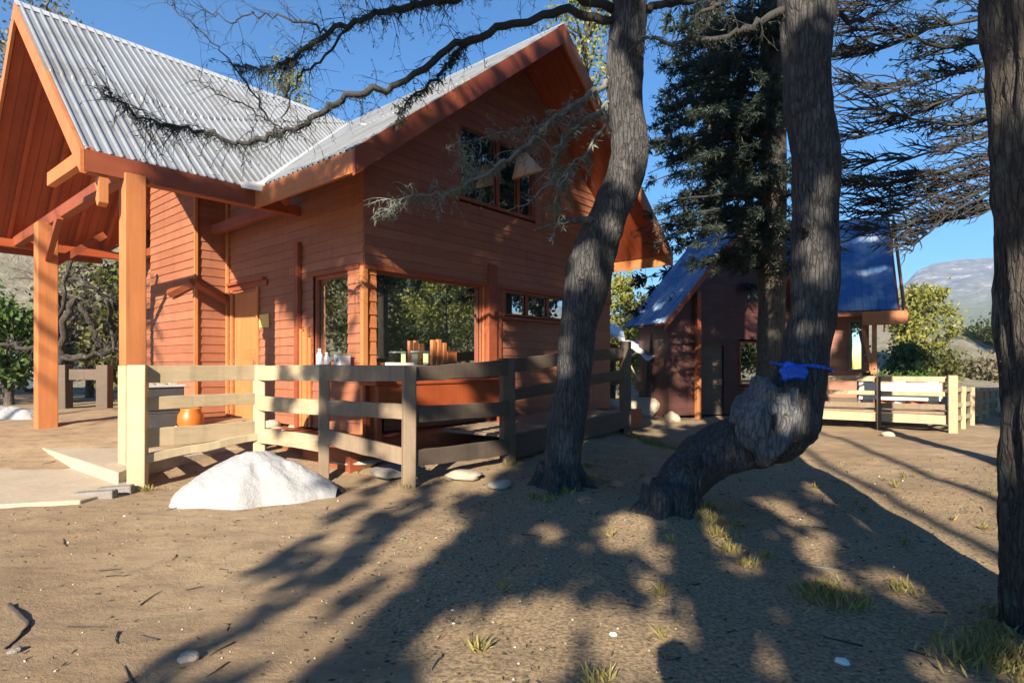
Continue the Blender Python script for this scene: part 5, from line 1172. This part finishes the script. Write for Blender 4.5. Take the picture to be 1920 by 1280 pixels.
Ep = [(0,1),(1,2),(2,3),(3,4),(4,5),(5,6),(0,7),(7,8),(8,9),(9,10),(0,11),(11,12),(12,13),(13,14),(3,15),(15,16),(16,17),(17,18),(3,19),(19,20),(20,21),(21,22)]
Rp = [(.15,.11),(.14,.105),(.16,.11),(.10,.08),.055,(.075,.09),(.078,.09),(.09,.09),.062,.045,.04,(.09,.09),.062,.045,.04,.065,.048,.038,.035,.065,.048,.038,.035]
skin_body('body', Vp, Ep, Rp, M['skin'], pe)
Cj = [(0,0,.82),(0,0,1.08),(0,-.01,1.27),(0,0,1.37),(.18,0,1.34),(.27,.06,1.12),(.15,.19,1.21),(-.18,0,1.34),(-.27,.06,1.12),(-.15,.19,1.21)]
skin_body('jacket', Cj, [(0,1),(1,2),(2,3),(3,4),(4,5),(5,6),(3,7),(7,8),(8,9)], [(.18,.135),(.165,.13),(.185,.135),(.12,.10),.085,.065,.052,.085,.065,.052], M['jacket'], pe)
skin_body('trousers', [(0,0,.86),(.10,0,.82),(.11,.01,.46),(.11,-.02,.1),(-.10,0,.82),(-.11,.01,.46),(-.11,-.02,.1)], [(0,1),(1,2),(2,3),(0,4),(4,5),(5,6)], [(.17,.13),.105,.078,.065,.105,.078,.065], M['charcoal'], pe)
lump('hair', Vector((0, .0, 1.63)), (.10, .115, .115), M['hair'], pe, 3, dents=[((0,1,-.5), .5, .3)], ridge=.08)
for s in (-1, 1):
    for k in range(4):
        z = 1.262 + .022*k; mb = MB(); mb.tube([(s*.085,.262,z),(s*.062,.285,z+.004),(s*.035,.283,z+.006)], [.010,.009,.007], 8); mb.build('finger', M['skin'], pe, smooth=True)
    mb = MB(); mb.tube([(s*.08,.25,1.30),(s*.06,.255,1.345),(s*.03,.262,1.35)], [.012,.010,.008], 8); mb.build('thumb', M['skin'], pe, smooth=True)
ph = thing('phone', (.02, -.33, 0), 'flat dark phone held up in both hands', 'phone'); mb = MB(); mb.box(-.078,.078,.270,.278,1.265,1.342); mb.build('body', M['black'], ph, bevel=.004); mb = MB(); mb.box(-.072,.072,.2665,.2695,1.27,1.337); mb.build('screen', M['glass'], ph)
# ------------------------------------------------------------------ ground litter
def tufts(name, spots, mat, label, n=140, h=.085, spread=.1):
    C = []; D = []
    for x, y, s in spots:
        for _ in range(int(n*s)):
            a, b = x + random.gauss(0, spread*s), y + random.gauss(0, spread*s); C.append((a, b, G(a, b))); D.append((random.gauss(0,.5), random.gauss(0,.5), 1))
    o = leaves(name, np.array(C), h, .012, M[mat], D=np.array(D)); return tag(o, label, 'grass', kind='stuff')
random.seed(31)
sp = []
for px, py, s in [(1318,970,1.0),(1330,990,.9),(1345,1010,.6),(1560,1125,1.1),(1580,1140,.8),(1540,1110,.7),(1880,1240,1.6),(1905,1260,1.5),(1850,1250,1.0),(1080,905,.6),(1100,880,.5),(1030,940,.5),(1065,930,.6),(1370,1035,.5),(1400,1060,.4),(1690,1110,.4),(250,918,.35),(275,922,.3),(607,905,.4),(765,925,.5),(955,885,.4),(1110,900,.5),(1000,935,.4),(1240,960,.4),(1880,1160,.6),(1860,1190,.5)]:
    x, y = pg(px, py); sp.append((x, y, s))
for _ in range(40):
    y = random.uniform(2.4, 9); x = random.uniform(-.3, 5.5)
    if x < y*.85: sp.append((x, y, random.uniform(.08, .2)))
tufts('dry_grass', sp, 'dry_grass', 'sparse dry yellow grass tufts over the shaded ground')
sp = [(*pg(px, py), s) for px, py, s in [(1200,832,1.2),(1230,838,1.0),(1175,826,.9),(1260,845,.5)]]
tufts('green_moss', sp, 'leaf_yel', 'strip of bright green moss at the boardwalk end', n=500, h=.035, spread=.14)
C = []; 
for _ in range(5200):
    y = random.uniform(1.9, 9.5); x = random.uniform(-1.2, 7.0) if random.random() < .8 else random.uniform(-5, 0)
    C.append((x, y, G(x, y) + .004))
C = np.array(C); D = np.stack([rng.normal(size=len(C)), rng.normal(size=len(C)), rng.normal(size=len(C))*.15], 1)
tag(leaves('leaf_litter', C[:4700], .035, .013, M['needle_b'], D=D[:4700]), 'fallen needles and bark crumbs strewn over the dirt', 'litter', kind='stuff')
tag(leaves('litter_flecks', C[4700:5000], .022, .014, M['litter'], D=D[4700:5000]), 'small pale flecks scattered over the dark soil', 'litter', kind='stuff')
Vg, Fg = [], []
for k in range(650):
    y = 1.9 + 8*random.random()**1.5; x = random.uniform(-5.5, 5.5)*y/6; r_ = random.uniform(.003, .011); z = G(x, y); n0 = len(Vg)
    for dx, dy, dz in ((1,0,0),(0,1,0),(-1,0,0),(0,-1,0),(0,0,.9),(0,0,-.6)): Vg.append((x + dx*r_*random.uniform(.7,1.4), y + dy*r_*random.uniform(.7,1.4), z + dz*r_))
    for a, b, c in ((0,1,4),(1,2,4),(2,3,4),(3,0,4),(1,0,5),(2,1,5),(3,2,5),(0,3,5)): Fg.append((n0+a, n0+b, n0+c))
tag(mesh_np('gravel', np.array(Vg), np.array(Fg), M['stone'], smooth=True), 'small loose gravel scattered over the trodden dirt', 'gravel', kind='stuff')
def stick(rows, r, label, mat='twig', nm='stick'):
    pts = [on(*pg(px, py), r*.7) for px, py in rows]; mb = MB(); q = branch(mb, pts, r, r*.4, 6, .006, 4); o = mb.build(nm, M[mat], smooth=True); return tag(o, label, 'stick')
tw = MB(); random.seed(77)
for _ in range(120):
    y = 1.9 + 8*random.random()**1.4; x = random.uniform(-5, 5.5)*y/6; th = random.uniform(0, 6.28); l = random.uniform(.05, .26)
    tw.tube([on(x + math.cos(th)*l*f + random.gauss(0,.006), y + math.sin(th)*l*f + random.gauss(0,.006), .006) for f in (0,.33,.66,1)], lerp_list([.005,.002], 4), 4)
tag(tw.build('fallen_twigs', M['twig']), 'thin dead twigs strewn thickly over the ground', 'twigs', kind='stuff')
stick([(18,1130),(48,1155),(44,1180),(8,1215)], .013, 'thin crooked dark stick on the sandy dirt at left')
stick([(830,1235),(815,1262),(808,1300)], .006, 'pale thin twig lying on the shaded ground', 'twig_pale')
stick([(1500,1055),(1560,1068),(1640,1090)], .007, 'long dry twig among the light patches', 'twig_pale')
for i, (px, py) in enumerate([(355,1235),(28,1218),(1150,1198),(1580,1250)]):
    x, y = pg(px, py); rock('stone', x, y, [.045,.03,.02,.03][i], ['flat tan stone on the open dirt', 'small dark stone at the left stick end', 'tiny white pebble on the dark soil', 'small white pebble in shade'][i], ['stone','dkstone','pale','pale'][i], seed=80+i, flat=.5)
# ------------------------------------------------------------------ put each thing's origin at its own base
for o in list(COL.objects):
    if o.type == 'EMPTY' and o.parent is None and o.location.length < 1e-6:
        pts = [v.co + c.location for c in o.children if c.type == 'MESH' for v in c.data.vertices]
        if not pts: continue
        zl = min(p.z for p in pts); zh = max(p.z for p in pts); low = [p for p in pts if p.z < zl + .12*(zh - zl) + .01]
        b = Vector((sum(p.x for p in low)/len(low), sum(p.y for p in low)/len(low), zl))
        o.location = b
        for c in o.children: c.location = c.location - b
# ------------------------------------------------------------------ camera, sun, sky
cam = bpy.data.cameras.new('camera'); co = bpy.data.objects.new('camera', cam); COL.objects.link(co)
co.location = (0, 0, EYE); co.rotation_euler = (R(90), 0, 0)
cam.sensor_width = 36; cam.lens = 36 * F / 1920; cam.shift_y = (HY - 640) / 1920; cam.clip_start = .05; cam.clip_end = 6000
scene.camera = co
sl = bpy.data.lights.new('sun', 'SUN'); sl.energy = 5.0; sl.angle = R(.5); sl.color = (1, .87, .69)
so = bpy.data.objects.new('sun', sl); COL.objects.link(so); so.rotation_euler = Vector(tuple(SUN)).to_track_quat('Z', 'Y').to_euler(); so.location = (0, 0, 30)
w = bpy.data.worlds.new('World'); scene.world = w; w.use_nodes = True; nt = w.node_tree
sky = nt.nodes.new('ShaderNodeTexSky'); sky.sky_type = 'NISHITA'; sky.sun_disc = False
sky.sun_elevation = math.asin(SUN[2]); sky.sun_rotation = math.atan2(SUN[0], SUN[1]); sky.altitude = 900; sky.air_density = 1.0; sky.dust_density = .2; sky.ozone_density = 4.5
hs = nt.nodes.new('ShaderNodeHueSaturation'); hs.inputs['Saturation'].default_value = 2.1; nt.links.new(sky.outputs[0], hs.inputs['Color']); nt.links.new(hs.outputs[0], nt.nodes['Background'].inputs[0]); nt.nodes['Background'].inputs[1].default_value = .068
hb = MB(); hb.box(-2700, 2700, -320, 2700, -40, 330)
hz = hb.build('haze', M['dark']); tag(hz, kind='stuff')
hm = bpy.data.materials.new('air'); hm.use_nodes = True; hn = hm.node_tree; hn.nodes.clear(); ho = hn.nodes.new('ShaderNodeOutputMaterial'); hv = hn.nodes.new('ShaderNodeVolumePrincipled')
hv.inputs['Color'].default_value = (.58,.76,1,1); hv.inputs['Density'].default_value = .00036; hn.links.new(hv.outputs[0], ho.inputs['Volume']); hz.data.materials[0] = hm
vs = scene.view_settings; vs.view_transform = 'Standard'; vs.look = 'None'; vs.exposure = 1.5; vs.gamma = 1
scene.cycles.max_bounces = 6; scene.cycles.transparent_max_bounces = 6; scene.cycles.use_denoising = True
